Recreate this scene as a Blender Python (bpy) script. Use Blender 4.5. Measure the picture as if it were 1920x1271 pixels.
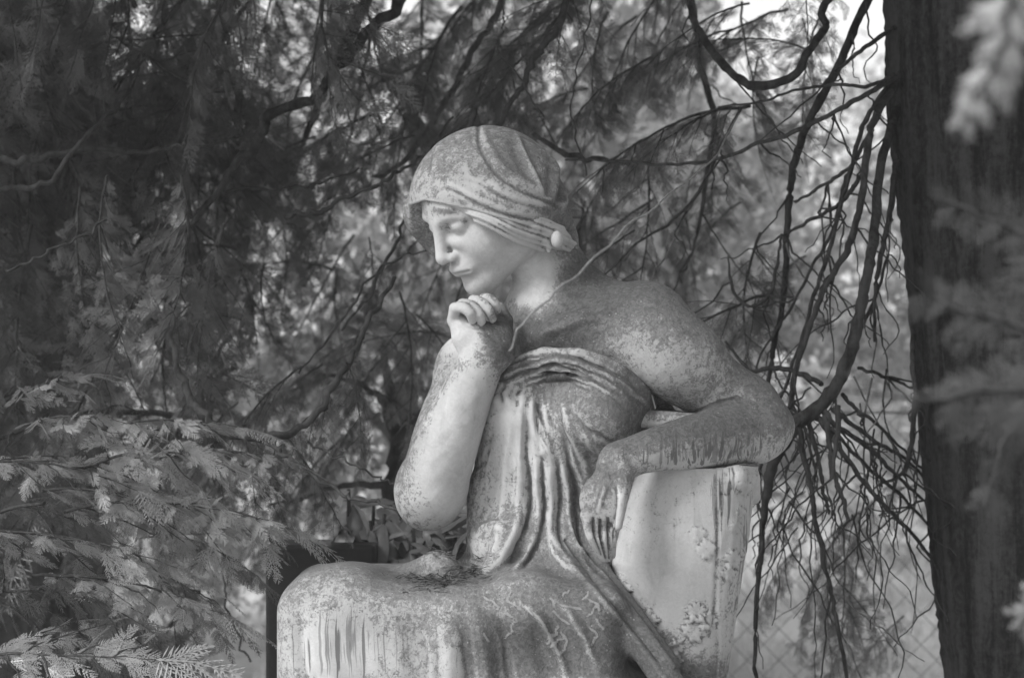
import bpy, math, random
import numpy as np
from mathutils import Vector, Matrix, Euler

for _o in list(bpy.data.objects):
    bpy.data.objects.remove(_o)
scene = bpy.context.scene
COL = scene.collection
R = math.radians

# ---------------------------------------------------------------- camera, sky, sun, exposure
H = 1.62            # eye height
D = 4.0             # camera to the statue's head
S = 0.00078         # metres per photograph pixel at the head's distance
cam_d = bpy.data.cameras.new('camera')
cam = bpy.data.objects.new('camera', cam_d)
COL.objects.link(cam)
cam.location = (0, -D, H)
cam.rotation_euler = (R(90), 0, 0)
cam_d.sensor_width = 36.0
cam_d.lens = 36.0 * D / (1920 * S)
cam_d.clip_start = 0.05
cam_d.clip_end = 2000
cam_d.dof.use_dof = True
cam_d.dof.focus_distance = D - 0.06
cam_d.dof.aperture_fstop = 8.0
scene.camera = cam

SUN_EL, SUN_AZ = 43.0, 232.0        # azimuth, clockwise from +Y: behind the camera, to its left
world = bpy.data.worlds.new('World')
scene.world = world
world.use_nodes = True
wn, wl = world.node_tree.nodes, world.node_tree.links
wn.clear()
w_out = wn.new('ShaderNodeOutputWorld')
w_bg = wn.new('ShaderNodeBackground')
w_bw = wn.new('ShaderNodeRGBToBW')
w_sky = wn.new('ShaderNodeTexSky')
w_sky.sky_type = 'NISHITA'
w_sky.sun_disc = False
w_sky.sun_elevation = R(SUN_EL)
w_sky.sun_rotation = R(SUN_AZ)
w_sky.air_density = 1.6
w_sky.dust_density = 5.0
wl.new(w_sky.outputs[0], w_bw.inputs[0])
# thin bright cloud over nearly the whole sky
w_tc = wn.new('ShaderNodeTexCoord')
w_no = wn.new('ShaderNodeTexNoise')
w_no.inputs['Scale'].default_value = 2.2
w_no.inputs['Detail'].default_value = 5
w_mr = wn.new('ShaderNodeMapRange')
w_mr.inputs[1].default_value = .30; w_mr.inputs[2].default_value = .55
w_mr.inputs[3].default_value = .55; w_mr.inputs[4].default_value = 1.0
w_mx = wn.new('ShaderNodeMix')
w_mx.inputs[3].default_value = 4.6
wl.new(w_tc.outputs['Generated'], w_no.inputs['Vector'])
wl.new(w_no.outputs[0], w_mr.inputs[0])
wl.new(w_mr.outputs[0], w_mx.inputs[0])
wl.new(w_bw.outputs[0], w_mx.inputs[2])
wl.new(w_mx.outputs[0], w_bg.inputs[0])
wl.new(w_bg.outputs[0], w_out.inputs[0])
w_bg.inputs[1].default_value = 0.12

sun_d = bpy.data.lights.new('sun', 'SUN')
sun = bpy.data.objects.new('sun', sun_d)
COL.objects.link(sun)
sun_d.energy = 1.9
sun_d.angle = R(22)
sun_d.color = (1, 1, 1)
_az, _el = R(SUN_AZ), R(SUN_EL)
_dir = Vector((math.sin(_az) * math.cos(_el), math.cos(_az) * math.cos(_el), math.sin(_el)))
sun.rotation_euler = _dir.to_track_quat('Z', 'Y').to_euler()
sun.location = (0, 0, 12)

scene.view_settings.view_transform = 'Standard'
scene.view_settings.look = 'None'
scene.view_settings.gamma = 1.0
scene.view_settings.use_curve_mapping = False
scene.view_settings.exposure = 1.17
scene.render.engine = 'CYCLES'
scene.cycles.use_denoising = True
scene.cycles.max_bounces = 8
scene.cycles.diffuse_bounces = 5
scene.cycles.transparent_max_bounces = 8
scene.cycles.transmission_bounces = 5
scene.cycles.glossy_bounces = 2

rng = np.random.default_rng(7)
random.seed(7)


def P(u, v, y=0.0):
    """A point given by where it stands in the photograph's frame and its depth behind the head's plane."""
    k = (D + y) / D
    return ((u - 960) * S * k, y, H + (635.5 - v) * S * k)


# ---------------------------------------------------------------- object helpers
def link(o, parent=None):
    COL.objects.link(o)
    if parent is not None:
        o.parent = parent
    return o


def mesh_np(name, verts, faces, mat=None, parent=None, smooth=True, attrs=None):
    """A mesh object from numpy arrays; faces is (n,3) or (n,4), or a list of such arrays."""
    me = bpy.data.meshes.new(name)
    verts = np.asarray(verts, np.float32)
    fl = faces if isinstance(faces, list) else [faces]
    fl = [np.asarray(f, np.int32) for f in fl if len(f)]
    loops = np.concatenate([f.ravel() for f in fl])
    tot = np.concatenate([np.full(len(f), f.shape[1], np.int32) for f in fl])
    start = np.concatenate([[0], np.cumsum(tot)[:-1]]).astype(np.int32)
    me.vertices.add(len(verts))
    me.vertices.foreach_set('co', verts.ravel())
    me.loops.add(len(loops))
    me.loops.foreach_set('vertex_index', loops)
    me.polygons.add(len(tot))
    me.polygons.foreach_set('loop_start', start)
    me.polygons.foreach_set('loop_total', tot)
    me.polygons.foreach_set('use_smooth', np.full(len(tot), smooth))
    for k, a in (attrs or {}).items():
        at = me.attributes.new(k, 'FLOAT', 'POINT')
        at.data.foreach_set('value', np.asarray(a, np.float32))
    me.update(calc_edges=True)
    if mat:
        me.materials.append(mat)
    return link(bpy.data.objects.new(name, me), parent)


def empty(name, loc=(0, 0, 0), label=None, cat=None, group=None, rz=0.0):
    o = bpy.data.objects.new(name, None)
    o.empty_display_size = 0.1
    o.location = loc
    o.rotation_euler = (0, 0, rz)
    link(o)
    return tag(o, label, cat, group)


def tag(o, label=None, cat=None, group=None, kind=None):
    if label: o['label'] = label
    if cat: o['category'] = cat
    if group: o['group'] = group
    if kind: o['kind'] = kind
    return o


def tube_arrays(pts, rads, sides=7, caps=True, rough=0.0, seed=0):
    """A tapered, slightly knotty tube along a polyline -> verts, quads."""
    pts = np.asarray(pts, float)
    n = len(pts)
    rads = np.asarray(rads, float) * np.ones(n)
    t = np.gradient(pts, axis=0)
    t /= np.linalg.norm(t, axis=1)[:, None] + 1e-9
    ref = np.array([0.0, 0.0, 1.0]) if abs(t[0][2]) < 0.9 else np.array([1.0, 0, 0])
    a = np.cross(t, ref); a /= np.linalg.norm(a, axis=1)[:, None] + 1e-9
    b = np.cross(t, a)
    ang = np.linspace(0, 2 * np.pi, sides, endpoint=False)
    rr = rads[:, None] * np.ones((1, sides))
    if rough:
        g = np.random.default_rng(seed)
        rr = rr * (1 + rough * g.standard_normal((n, sides)))
    v = pts[:, None, :] + rr[:, :, None] * (np.cos(ang)[None, :, None] * a[:, None, :] + np.sin(ang)[None, :, None] * b[:, None, :])
    v = v.reshape(-1, 3)
    i = np.arange(n - 1)[:, None] * sides
    j = np.arange(sides)[None, :]
    j2 = (j + 1) % sides
    q = np.stack([i + j, i + j2, i + sides + j2, i + sides + j], -1).reshape(-1, 4)
    return v, q


def smooth_poly(pts, n=24, jitter=0.0, seed=0):
    """Catmull-Rom through pts, n samples, with a little wander."""
    p = np.asarray(pts, float)
    p = np.vstack([2 * p[0] - p[1], p, 2 * p[-1] - p[-2]])
    m = len(p) - 3
    s = np.linspace(0, m - 1e-6, n)
    i = s.astype(int); f = (s - i)[:, None]
    a, b, c, d = p[i], p[i + 1], p[i + 2], p[i + 3]
    q = 0.5 * ((2 * b) + (-a + c) * f + (2 * a - 5 * b + 4 * c - d) * f ** 2 + (-a + 3 * b - 3 * c + d) * f ** 3)
    if jitter:
        g = np.random.default_rng(seed)
        w = g.standard_normal((n, 3))
        w = (w + np.roll(w, 1, 0)) / 2
        w[0] = 0; w[-1] = 0
        q = q + w * jitter
    return q


class Bag:
    """Collects verts and quads of many pieces for one mesh."""
    def __init__(self): self.v = []; self.f = {}; self.n = 0
    def add(self, v, f):
        f = np.asarray(f)
        self.f.setdefault(f.shape[1], []).append(f + self.n)
        self.v.append(np.asarray(v, float)); self.n += len(v)
    def build(self, name, mat, parent=None, smooth=True, attrs=None):
        return mesh_np(name, np.concatenate(self.v), [np.concatenate(x) for x in self.f.values()], mat, parent, smooth, attrs)


# ---------------------------------------------------------------- material helpers
def new_mat(name):
    m = bpy.data.materials.new(name)
    m.use_nodes = True
    nt = m.node_tree
    nt.nodes.clear()
    return m, nt


class NT:
    def __init__(self, nt): self.nt = nt
    def n(self, t, **kw):
        x = self.nt.nodes.new('ShaderNode' + t)
        for k, v in kw.items(): setattr(x, k, v)
        return x
    def l(self, a, b): self.nt.links.new(a, b)
    def val(self, sock, x):
        if isinstance(x, bpy.types.NodeSocket): self.l(x, sock)
        else: sock.default_value = x
    def math(self, op, a, b=0.0, clamp=False):
        x = self.n('Math', operation=op, use_clamp=clamp)
        self.val(x.inputs[0], a); self.val(x.inputs[1], b)
        return x.outputs[0]
    def noise(self, vec, scale, detail=4, rough=0.6, dist=0.0):
        x = self.n('TexNoise')
        if vec is not None: self.l(vec, x.inputs['Vector'])
        x.inputs['Scale'].default_value = scale; x.inputs['Detail'].default_value = detail
        x.inputs['Roughness'].default_value = rough; x.inputs['Distortion'].default_value = dist
        return x.outputs[0]
    def ramp(self, fac, lo, hi, a=0.0, b=1.0, smooth=True):
        x = self.n('MapRange')
        x.interpolation_type = 'SMOOTHSTEP' if smooth else 'LINEAR'
        self.val(x.inputs[0], fac)
        x.inputs[1].default_value = lo; x.inputs[2].default_value = hi
        x.inputs[3].default_value = a; x.inputs[4].default_value = b
        return x.outputs[0]
    def mix(self, fac, a, b):
        x = self.n('Mix', data_type='FLOAT')
        self.val(x.inputs[0], fac); self.val(x.inputs[2], a); self.val(x.inputs[3], b)
        return x.outputs[0]
    def mapping(self, vec, scale):
        x = self.n('Mapping'); self.l(vec, x.inputs[0]); x.inputs['Scale'].default_value = scale
        return x.outputs[0]
    def grey(self, v):
        x = self.n('CombineColor'); 
        for k in range(3): self.val(x.inputs[k], v)
        return x.outputs[0]
    def bump(self, h, strength, dist):
        x = self.n('Bump'); self.l(h, x.inputs['Height'])
        x.inputs['Strength'].default_value = strength; x.inputs['Distance'].default_value = dist
        return x.outputs[0]
    def attr(self, name):
        return self.n('Attribute', attribute_name=name).outputs['Fac']
    def finish(self, col, rough=0.8, normal=None, spec=0.3):
        b = self.n('BsdfPrincipled'); o = self.n('OutputMaterial')
        self.val(b.inputs['Base Color'], col); self.val(b.inputs['Roughness'], rough)
        b.inputs['Specular IOR Level'].default_value = spec
        if normal: self.l(normal, b.inputs['Normal'])
        self.l(b.outputs[0], o.inputs[0])
        return b


# ---------------------------------------------------------------- sculpting: distance fields meshed by surface nets
F32 = np.float32


def v3(p): return np.asarray(p, F32)


def s_cone(a, b, ra, rb):
    a, b = v3(a), v3(b); ab = b - a; L = float(ab @ ab) + 1e-12
    def f(p):
        q = p - a
        t = np.clip(q @ ab / F32(L), 0, 1)
        d = q - t[..., None] * ab
        return np.sqrt(np.einsum('...i,...i', d, d)) - (F32(ra) + t * F32(rb - ra))
    return f


def s_ball(c, r): return s_cone(c, np.asarray(c) + 1e-5, r, r)


def s_ell(c, rad, M=None):
    c, rad = v3(c), v3(rad)
    M = None if M is None else v3(M)       # rows are the ellipsoid's axes in the world
    def f(p):
        q = p - c
        if M is not None: q = q @ M.T
        k0 = np.sqrt(((q / rad) ** 2).sum(-1)); k1 = np.sqrt(((q / (rad * rad)) ** 2).sum(-1)) + F32(1e-6)
        return k0 * (k0 - 1) / k1
    return f


def s_box(c, half, r, M=None):
    c, half = v3(c), v3(half) - F32(r)
    M = None if M is None else v3(M)
    def f(p):
        q = p - c
        if M is not None: q = q @ M.T
        q = np.abs(q) - half
        return np.sqrt((np.maximum(q, 0) ** 2).sum(-1)) + np.minimum(q.max(-1), 0) - F32(r)
    return f


def s_chain(pts, rads):
    """Capsules end to end, hard union (they share ends)."""
    fs = [s_cone(pts[i], pts[i + 1], rads[i], rads[i + 1]) for i in range(len(pts) - 1)]
    def f(p):
        d = fs[0](p)
        for g in fs[1:]: d = np.minimum(d, g(p))
        return d
    return f


def s_limb(pts, rads, n=13):
    """A chain with its centre line and thickness rounded through the given points."""
    p = smooth_poly(pts, n)
    x = np.linspace(0, 1, len(rads))
    t = np.linspace(0, 1, n)
    r = np.interp(t, x, rads)
    r[1:-1] = (r[:-2] + r[2:] + 2 * r[1:-1]) / 4
    return s_chain(p, r)


def smin(a, b, k):
    if k <= 0: return np.minimum(a, b)
    h = np.maximum(F32(k) - np.abs(a - b), 0) / F32(k)
    return np.minimum(a, b) - h * h * F32(k * 0.25)


def smax(a, b, k): return -smin(-a, -b, k)


def sculpt(ops, lo, hi, h):
    """ops: (kind, fn, k) with kind 'add', 'cut' or 'and'. Returns verts, quads."""
    lo, hi = np.asarray(lo, float), np.asarray(hi, float)
    nb = np.ceil((hi - lo) / (8 * h)).astype(int)
    bi = np.stack(np.meshgrid(*[np.arange(n) for n in nb], indexing='ij'), -1).reshape(-1, 3)
    cen = (lo + (bi * 8 + 4) * h).astype(F32)
    rb = 4 * h * 1.74

    def comb(Dv, kind, d, k):
        if kind == 'add': return smin(Dv, d, k)
        if kind == 'cut': return smax(Dv, -d, k)
        return smax(Dv, d, k)
    Fc = np.full(len(cen), 1e3, F32)
    dcs = []
    for kind, fn, k in ops:
        dc = fn(cen); dcs.append(dc)
        Fc = comb(Fc, kind, dc, k)
    act = np.abs(Fc) < rb * 1.5 + 0.012
    ai = np.nonzero(act)[0]
    off = np.stack(np.meshgrid(*[np.arange(9)] * 3, indexing='ij'), -1).reshape(-1, 3)
    B = np.full((len(ai), 729), 1e3, F32)
    for (kind, fn, k), dc in zip(ops, dcs):
        m = np.nonzero(dc[ai] < 3.2 * rb + 1.5 * k + 0.03)[0] if kind != 'and' else np.arange(len(ai))
        for c0 in range(0, len(m), 1500):
            mm = m[c0:c0 + 1500]
            pts = (lo + (bi[ai[mm]][:, None, :] * 8 + off[None]) * h).astype(F32)
            B[mm] = comb(B[mm], kind, fn(pts), k)
    n = nb * 8 + 1
    G = np.repeat(np.repeat(np.repeat(np.sign(Fc).reshape(nb), 8, 0), 8, 1), 8, 2).astype(F32)
    G = np.pad(G, ((0, 1), (0, 1), (0, 1)), mode='edge')
    for j, o in enumerate(off):
        ii = bi[ai] * 8 + o
        G[ii[:, 0], ii[:, 1], ii[:, 2]] = B[:, j]
    G[0] = G[-1] = 1; G[:, 0] = G[:, -1] = 1; G[:, :, 0] = G[:, :, -1] = 1
    s = G < 0
    cnt = np.zeros(tuple(n - 1), np.int8)
    for a in (0, 1):
        for b in (0, 1):
            for c in (0, 1):
                cnt += s[a:n[0] - 1 + a, b:n[1] - 1 + b, c:n[2] - 1 + c]
    cells = np.argwhere((cnt > 0) & (cnt < 8))
    idx = np.full(tuple(n - 1), -1, np.int32)
    idx[cells[:, 0], cells[:, 1], cells[:, 2]] = np.arange(len(cells))
    acc = np.zeros((len(cells), 3)); w = np.zeros(len(cells))
    cor = [(a, b, c) for a in (0, 1) for b in (0, 1) for c in (0, 1)]
    for A in cor:
        for ax in range(3):
            if A[ax]: continue
            Bc = list(A); Bc[ax] = 1
            ga = G[cells[:, 0] + A[0], cells[:, 1] + A[1], cells[:, 2] + A[2]]
            gb = G[cells[:, 0] + Bc[0], cells[:, 1] + Bc[1], cells[:, 2] + Bc[2]]
            m = (ga < 0) != (gb < 0)
            t = np.where(m, ga / (ga - gb + 1e-12), 0)
            p = np.array(A, float)[None].repeat(len(cells), 0)
            p[:, ax] += t
            acc[m] += p[m]; w[m] += 1
    verts = lo + (cells + acc / w[:, None]) * h
    quads = []
    for ax in range(3):
        o1, o2 = [(1, 2), (2, 0), (0, 1)][ax]
        sl = [slice(1, -1)] * 3
        sl[ax] = slice(0, n[ax] - 1); sa = s[tuple(sl)]
        sl[ax] = slice(1, n[ax]); sb = s[tuple(sl)]
        e = np.argwhere(sa != sb)
        flip = sa[e[:, 0], e[:, 1], e[:, 2]]
        g = e.copy(); g[:, o1] += 1; g[:, o2] += 1
        def at(d1, d2):
            q = g.copy(); q[:, o1] += d1; q[:, o2] += d2
            return idx[q[:, 0], q[:, 1], q[:, 2]]
        q = np.stack([at(-1, -1), at(0, -1), at(0, 0), at(-1, 0)], -1)
        q[~flip] = q[~flip][:, ::-1]
        quads.append(q)
    quads = np.concatenate(quads)
    quads = quads[(quads >= 0).all(1)]
    return verts, quads


def vnormals(v, q):
    n = np.cross(v[q[:, 2]] - v[q[:, 0]], v[q[:, 3]] - v[q[:, 1]])
    out = np.zeros_like(v)
    for k in range(4):
        for c in range(3):
            out[:, c] += np.bincount(q[:, k], n[:, c], len(v))
    return out / (np.linalg.norm(out, axis=1)[:, None] + 1e-12)


def relax(v, q, it=1, lam=0.5):
    for _ in range(it):
        c = v[q].mean(1); acc = np.zeros_like(v); w = np.zeros(len(v))
        for k in range(4):
            w += np.bincount(q[:, k], minlength=len(v))
            for a in range(3): acc[:, a] += np.bincount(q[:, k], c[:, a], len(v))
        v = v + lam * (acc / np.maximum(w, 1)[:, None] - v)
    return v


def frame_uv(v):
    """World points back to the photograph's pixel frame (used to lay out carving)."""
    k = (D + v[:, 1]) / D
    return 960 + v[:, 0] / (S * k), 635.5 - (v[:, 2] - H) / (S * k)


def line_dist(u, v, pts):
    best = np.full(len(u), 1e9); tt = np.zeros(len(u)); side = np.zeros(len(u))
    pts = np.asarray(pts, float); n = len(pts) - 1
    for i in range(n):
        a, b = pts[i], pts[i + 1]; ab = b - a; L = ab @ ab
        t = np.clip(((u - a[0]) * ab[0] + (v - a[1]) * ab[1]) / L, 0, 1)
        du, dv = u - a[0] - t * ab[0], v - a[1] - t * ab[1]
        d = np.hypot(du, dv)
        m = d < best
        best = np.where(m, d, best); tt = np.where(m, (i + t) / n, tt)
        side = np.where(m, np.sign(du * ab[1] - dv * ab[0]), side)
    return best, tt, side


def carve(u, v, lines):
    """lines: (points, height mm, half width px, taper). Sum of soft ridges (+) and grooves (-)."""
    h = np.zeros(len(u))
    for pts, amp, wid, tap in lines:
        sp = smooth_poly(pts, max(8, len(pts) * 3))
        lo, hi = sp.min(0) - wid * 2.6, sp.max(0) + wid * 2.6
        i = np.nonzero((u > lo[0]) & (u < hi[0]) & (v > lo[1]) & (v < hi[1]))[0]
        if not len(i): continue
        d, t, s = line_dist(u[i], v[i], sp)
        e = np.clip(np.minimum(t, 1 - t) * tap, 0, 1) if tap else 1.0
        h[i] += amp * 0.001 * np.exp(-(d / wid) ** 2) * e
    return h


# ---------------------------------------------------------------- the statue
def px(n): return n * S


# head frame: forward, left, up
_a, _p = R(31), R(32)
hf = np.array([-math.cos(_p) * math.cos(_a), -math.cos(_p) * math.sin(_a), -math.sin(_p)])
hl = np.array([math.sin(_a), -math.cos(_a), 0.0])
hu = np.cross(hf, hl)
HC = np.array(P(900, 356, 0.0))
HM = np.stack([hf, hl, hu])


def hp(f, l, u): return HC + f * hf + l * hl + u * hu


def build_body(h):
    o = []
    add = lambda fn, k=0.02: o.append(('add', fn, k))
    cut = lambda fn, k=0.01: o.append(('cut', fn, k))
    # --- head
    add(s_ell(hp(-.020, 0, -.015), (.088, .070, .080), HM))
    add(s_ell(hp(.030, 0, -.045), (.058, .060, .075), HM), .02)
    for s in (-1, 1):
        add(s_cone(hp(.004, s * .046, -.088), hp(.066, s * .012, -.112), .019, .017), .03)
        add(s_ell(hp(.044, s * .034, -.052), (.034, .029, .040), HM), .02)
        add(s_ball(hp(.077, s * .017, -.036), .011), .014)
        add(s_cone(hp(.0, s * .05, -.03), hp(.0, s * .05, -.085), .02, .018), .03)
    add(s_ball(hp(.076, 0, -.114), .0165), .018)
    add(s_ell(hp(.074, 0, -.078), (.024, .027, .020), HM), .014)
    add(s_ell(hp(.056, 0, .012), (.034, .050, .036), HM), .02)      # brow and forehead
    for s in (-1, 1):
        add(s_chain([hp(.084, s * .012, -.004), hp(.078, s * .032, .001), hp(.062, s * .050, -.006)], [.0085, .0085, .007]), .014)
    for s in (-1, 1):                                                # sockets
        cut(s_ell(hp(.099, s * .029, -.020), (.019, .017, .0125), HM), .016)
    add(s_cone(hp(.0845, 0, .004), hp(.107, 0, -.050), .0065, .0085), .012)   # nose
    add(s_ball(hp(.1065, 0, -.054), .0080), .008)
    for s in (-1, 1):
        add(s_ell(hp(.096, s * .0105, -.0575), (.0080, .0054, .0060), HM), .008)
        cut(s_ell(hp(.101, s * .0062, -.0655), (.0055, .0030, .0045), HM), .003)
        # eyeball under a lowered lid
        add(s_ball(hp(.0700, s * .030, -.0185), .0132), .005)
        add(s_ell(hp(.0712, s * .0305, -.0165), (.0138, .0168, .0115), HM), .005)
        cut(s_chain([hp(.0845, s * .0175, -.0265), hp(.0875, s * .029, -.0305), hp(.0785, s * .0435, -.0265)], [.0011, .0014, .0010]), .002)
        cut(s_chain([hp(.086, s * .019, -.0085), hp(.0885, s * .030, -.0055), hp(.080, s * .044, -.0095)], [.0010, .0013, .0010]), .003)
    # mouth
    for s in (-1, 1):
        add(s_chain([hp(.0985, 0, -.0765), hp(.0965, s * .010, -.0775), hp(.086, s * .021, -.0835)], [.0038, .0038, .0022]), .009)
        add(s_chain([hp(.0965, 0, -.0875), hp(.0940, s * .009, -.0880), hp(.085, s * .018, -.0850)], [.0044, .0042, .0022]), .008)
        cut(s_chain([hp(.1040, 0, -.0822), hp(.1000, s * .011, -.0824), hp(.0895, s * .0225, -.0848)], [.0013, .0013, .0014]), .0025)
    cut(s_cone(hp(.1000, -.010, -.0975), hp(.1000, .010, -.0975), .0062, .0062), .012)
    cut(s_cone(hp(.1085, 0, -.0655), hp(.1055, 0, -.072), .002, .0024), .004)
    cut(s_ball(P(853, 476, -.078), .0052), .003)
    # --- neck and shoulders
    add(s_cone(P(998, 440, .03), P(1042, 590, .035), .043, .052), .014)
    add(s_cone(P(1030, 440, .04), P(1085, 575, .05), .028, .045), .03)
    add(s_cone(P(1060, 590, .05), P(1200, 600, .0), .055, .052), .05)
    add(s_cone(P(1040, 610, .06), P(900, 690, .14), .060, .050), .04)
    add(s_cone(P(1045, 650, .04), P(1062, 760, .05), .080, .088), .05)    # chest
    add(s_cone(P(1125, 645, -.005), P(1130, 720, .01), .060, .050), .05)
    # collar bones and breast bone hollow
    add(s_chain([P(1000, 628, -.045), P(1060, 612, -.06), P(1130, 590, -.065)], [.008, .009, .008]), .03)
    cut(s_ball(P(982, 612, -.055), .016), .03)
    # --- near arm (image right)
    add(s_ball(P(1212, 614, -.03), px(73)), .035)
    add(s_limb([P(1215, 622, -.03), P(1298, 698, -.02), P(1400, 766, .0)], [px(76), px(70), px(58)]), .03)
    add(s_ell(P(1262, 668, -.045), (.072, .052, .055)), .03)
    add(s_chain([P(1400, 766, .0), P(1415, 805, -.01)], [px(58), px(62)]), .02)
    add(s_ball(P(1452, 800, .005), px(33)), .03)
    add(s_limb([P(1415, 806, -.02), P(1330, 822, -.075), P(1215, 846, -.125), P(1160, 866, -.14)], [px(58), px(54), px(38), px(32)]), .014)
    add(s_limb([P(1160, 866, -.14), P(1140, 905, -.150), P(1126, 950, -.158)], [px(30), px(28), px(22)]), .02)
    add(s_ell(P(1128, 938, -.156), (px(40), .019, px(44))), .015)
    kn = [((1100, 968), (1108, 1004), (1128, 1040)), ((1115, 978), (1119, 1012), (1133, 1046)),
          ((1131, 980), (1133, 1012), (1139, 1046)), ((1146, 972), (1147, 1008), (1147, 1040))]
    for i, (a, b, c) in enumerate(kn):
        y = -.170 + .004 * i
        add(s_limb([P(*a, y + .006), P(*b, y - .004), P(*c, y + .012)], [.0080, .0072, .0058]), .0025)
        add(s_ball(P(a[0], a[1] - 4, y + .0015), .0088), .006)
    add(s_chain([P(1168, 888, -.15), P(1166, 930, -.17), P(1158, 985, -.175)], [.013, .0095, .007]), .012)
    for a, b in (((1135, 900), (1108, 962)), ((1143, 900), (1118, 968)), ((1152, 900), (1133, 970)), ((1160, 900), (1146, 966))):
        add(s_cone(P(*a, -.169), P(*b, -.172), .0030, .0046), .008)
    # --- far arm (image left), its forearm upright to the chin
    add(s_ball(P(885, 692, .12), px(58)), .04)
    add(s_limb([P(882, 700, .12), P(838, 800, .06), P(806, 905, .0)], [px(58), px(58), px(56)]), .03)
    add(s_ball(P(806, 925, -.005), px(56)), .03)
    add(s_limb([P(812, 915, -.02), P(838, 830, -.045), P(880, 730, -.07), P(912, 665, -.08)], [px(62), px(60), px(46), px(38)]), .02)
    add(s_ball(P(798, 948, -.005), px(38)), .03)
    # hand: palm, four curled fingers, thumb behind
    add(s_ell(P(905, 640, -.078), (px(52), .020, px(38)), Matrix.Rotation(R(-24), 3, 'Y')), .02)
    add(s_chain([P(912, 660, -.08), P(874, 628, -.085), P(853, 598, -.085)], [px(34), px(26), px(14)]), .014)
    add(s_chain([P(938, 660, -.075), P(940, 630, -.07), P(938, 606, -.06)], [px(26), px(24), px(14)]), .014)
    F = [([(850, 603), (853, 578), (868, 577), (881, 586), (886, 600)], -.104, .0080),
         ([(862, 585), (868, 571), (884, 575), (898, 589), (903, 602)], -.096, .0082),
         ([(882, 580), (888, 564), (903, 568), (917, 581), (923, 597)], -.088, .0080),
         ([(900, 575), (907, 560), (920, 561), (929, 570), (932, 582)], -.074, .0072)]
    dy = [.020, .004, -.006, -.008, .0]
    for pts, y, r in F:
        pp = smooth_poly([P(a, b, y + e) for (a, b), e in zip(pts, dy)], 9)
        rr = r * np.array([1.05, 1.05, 1.06, 1.0, .98, .97, .93, .88, .80])
        add(s_chain(pp, rr), .0022)
    add(s_chain([P(945, 640, -.055), P(948, 600, -.045), P(936, 578, -.045)], [.014, .011, .009]), .008)
    v, q = sculpt(o, (-.19, -.245, H - .34), (.435, .235, H + .26), h)
    nrm = vnormals(v, q); u, w = frame_uv(v)
    L = [([(1288, 780), (1325, 762), (1365, 748), (1402, 744)], -2.6, 3.5, 5),
         ([(1300, 770), (1340, 752), (1380, 740)], 1.2, 6, 4),
         ([(1112, 972), (1116, 1005), (1127, 1040)], -3.2, 2.6, 0), ([(1125, 975), (1127, 1008), (1136, 1046)], -3.4, 2.6, 0), ([(1140, 972), (1141, 1008), (1143, 1046)], -3.2, 2.4, 0),
         ([(1153, 900), (1156, 940), (1150, 985), (1150, 1030)], -3.2, 2.8, 5),
         ([(1130, 905), (1112, 960)], -1.0, 3, 3), ([(1143, 905), (1126, 965)], -1.2, 3, 3), ([(1137, 900), (1118, 962)], 1.2, 3, 3),
         ([(1170, 880), (1172, 905), (1160, 960)], 1.5, 4, 4),
         ([(1150, 880), (1128, 868), (1118, 890)], -1.0, 5, 3),
         ([(895, 880), (888, 920), (872, 940)], -2.2, 5, 4), ([(905, 700), (897, 780), (880, 860)], -.9, 8, 4),
         ([(890, 655), (905, 664), (930, 668)], -1.2, 3, 4), ([(905, 622), (925, 632), (940, 650)], -1.6, 5, 4), ([(900, 618), (880, 612), (862, 600)], -2.0, 3, 4),
         ([(1000, 470), (1010, 520), (1000, 570)], 1.6, 9, 4), ([(1035, 480), (1022, 540), (990, 600)], 2.0, 7, 4), ([(985, 500), (990, 545), (975, 590)], -1.5, 8, 4),
         ([(990, 628), (1050, 608), (1120, 580)], 2.2, 9, 4), ([(1010, 640), (1070, 622), (1140, 596)], -2.2, 10, 4), ([(1196, 690), (1212, 725), (1240, 760)], -2.5, 7, 4),
         ([(1190, 560), (1180, 610), (1190, 660)], -1.6, 14, 4), ([(1260, 600), (1300, 660), (1350, 715)], 1.0, 14, 4),
         ([(838, 402), (852, 398), (870, 404)], -.7, 2.5, 4), ([(832, 430), (845, 436), (862, 430)], -.9, 2, 4)]
    m = np.clip(-nrm[:, 1] * 2 + .5, 0, 1)
    g = carve(u, w, L)
    # slight unevenness of the old surface
    g = g + .00035 * (np.sin(u * .09 + w * .05) * np.sin(w * .11 - u * .03) + .6 * np.sin(u * .21 + 1) * np.sin(w * .19)) * ~((abs(u - 850) < 60) & (abs(w - 450) < 100))
    return v + nrm * (g * m)[:, None], q


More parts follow.
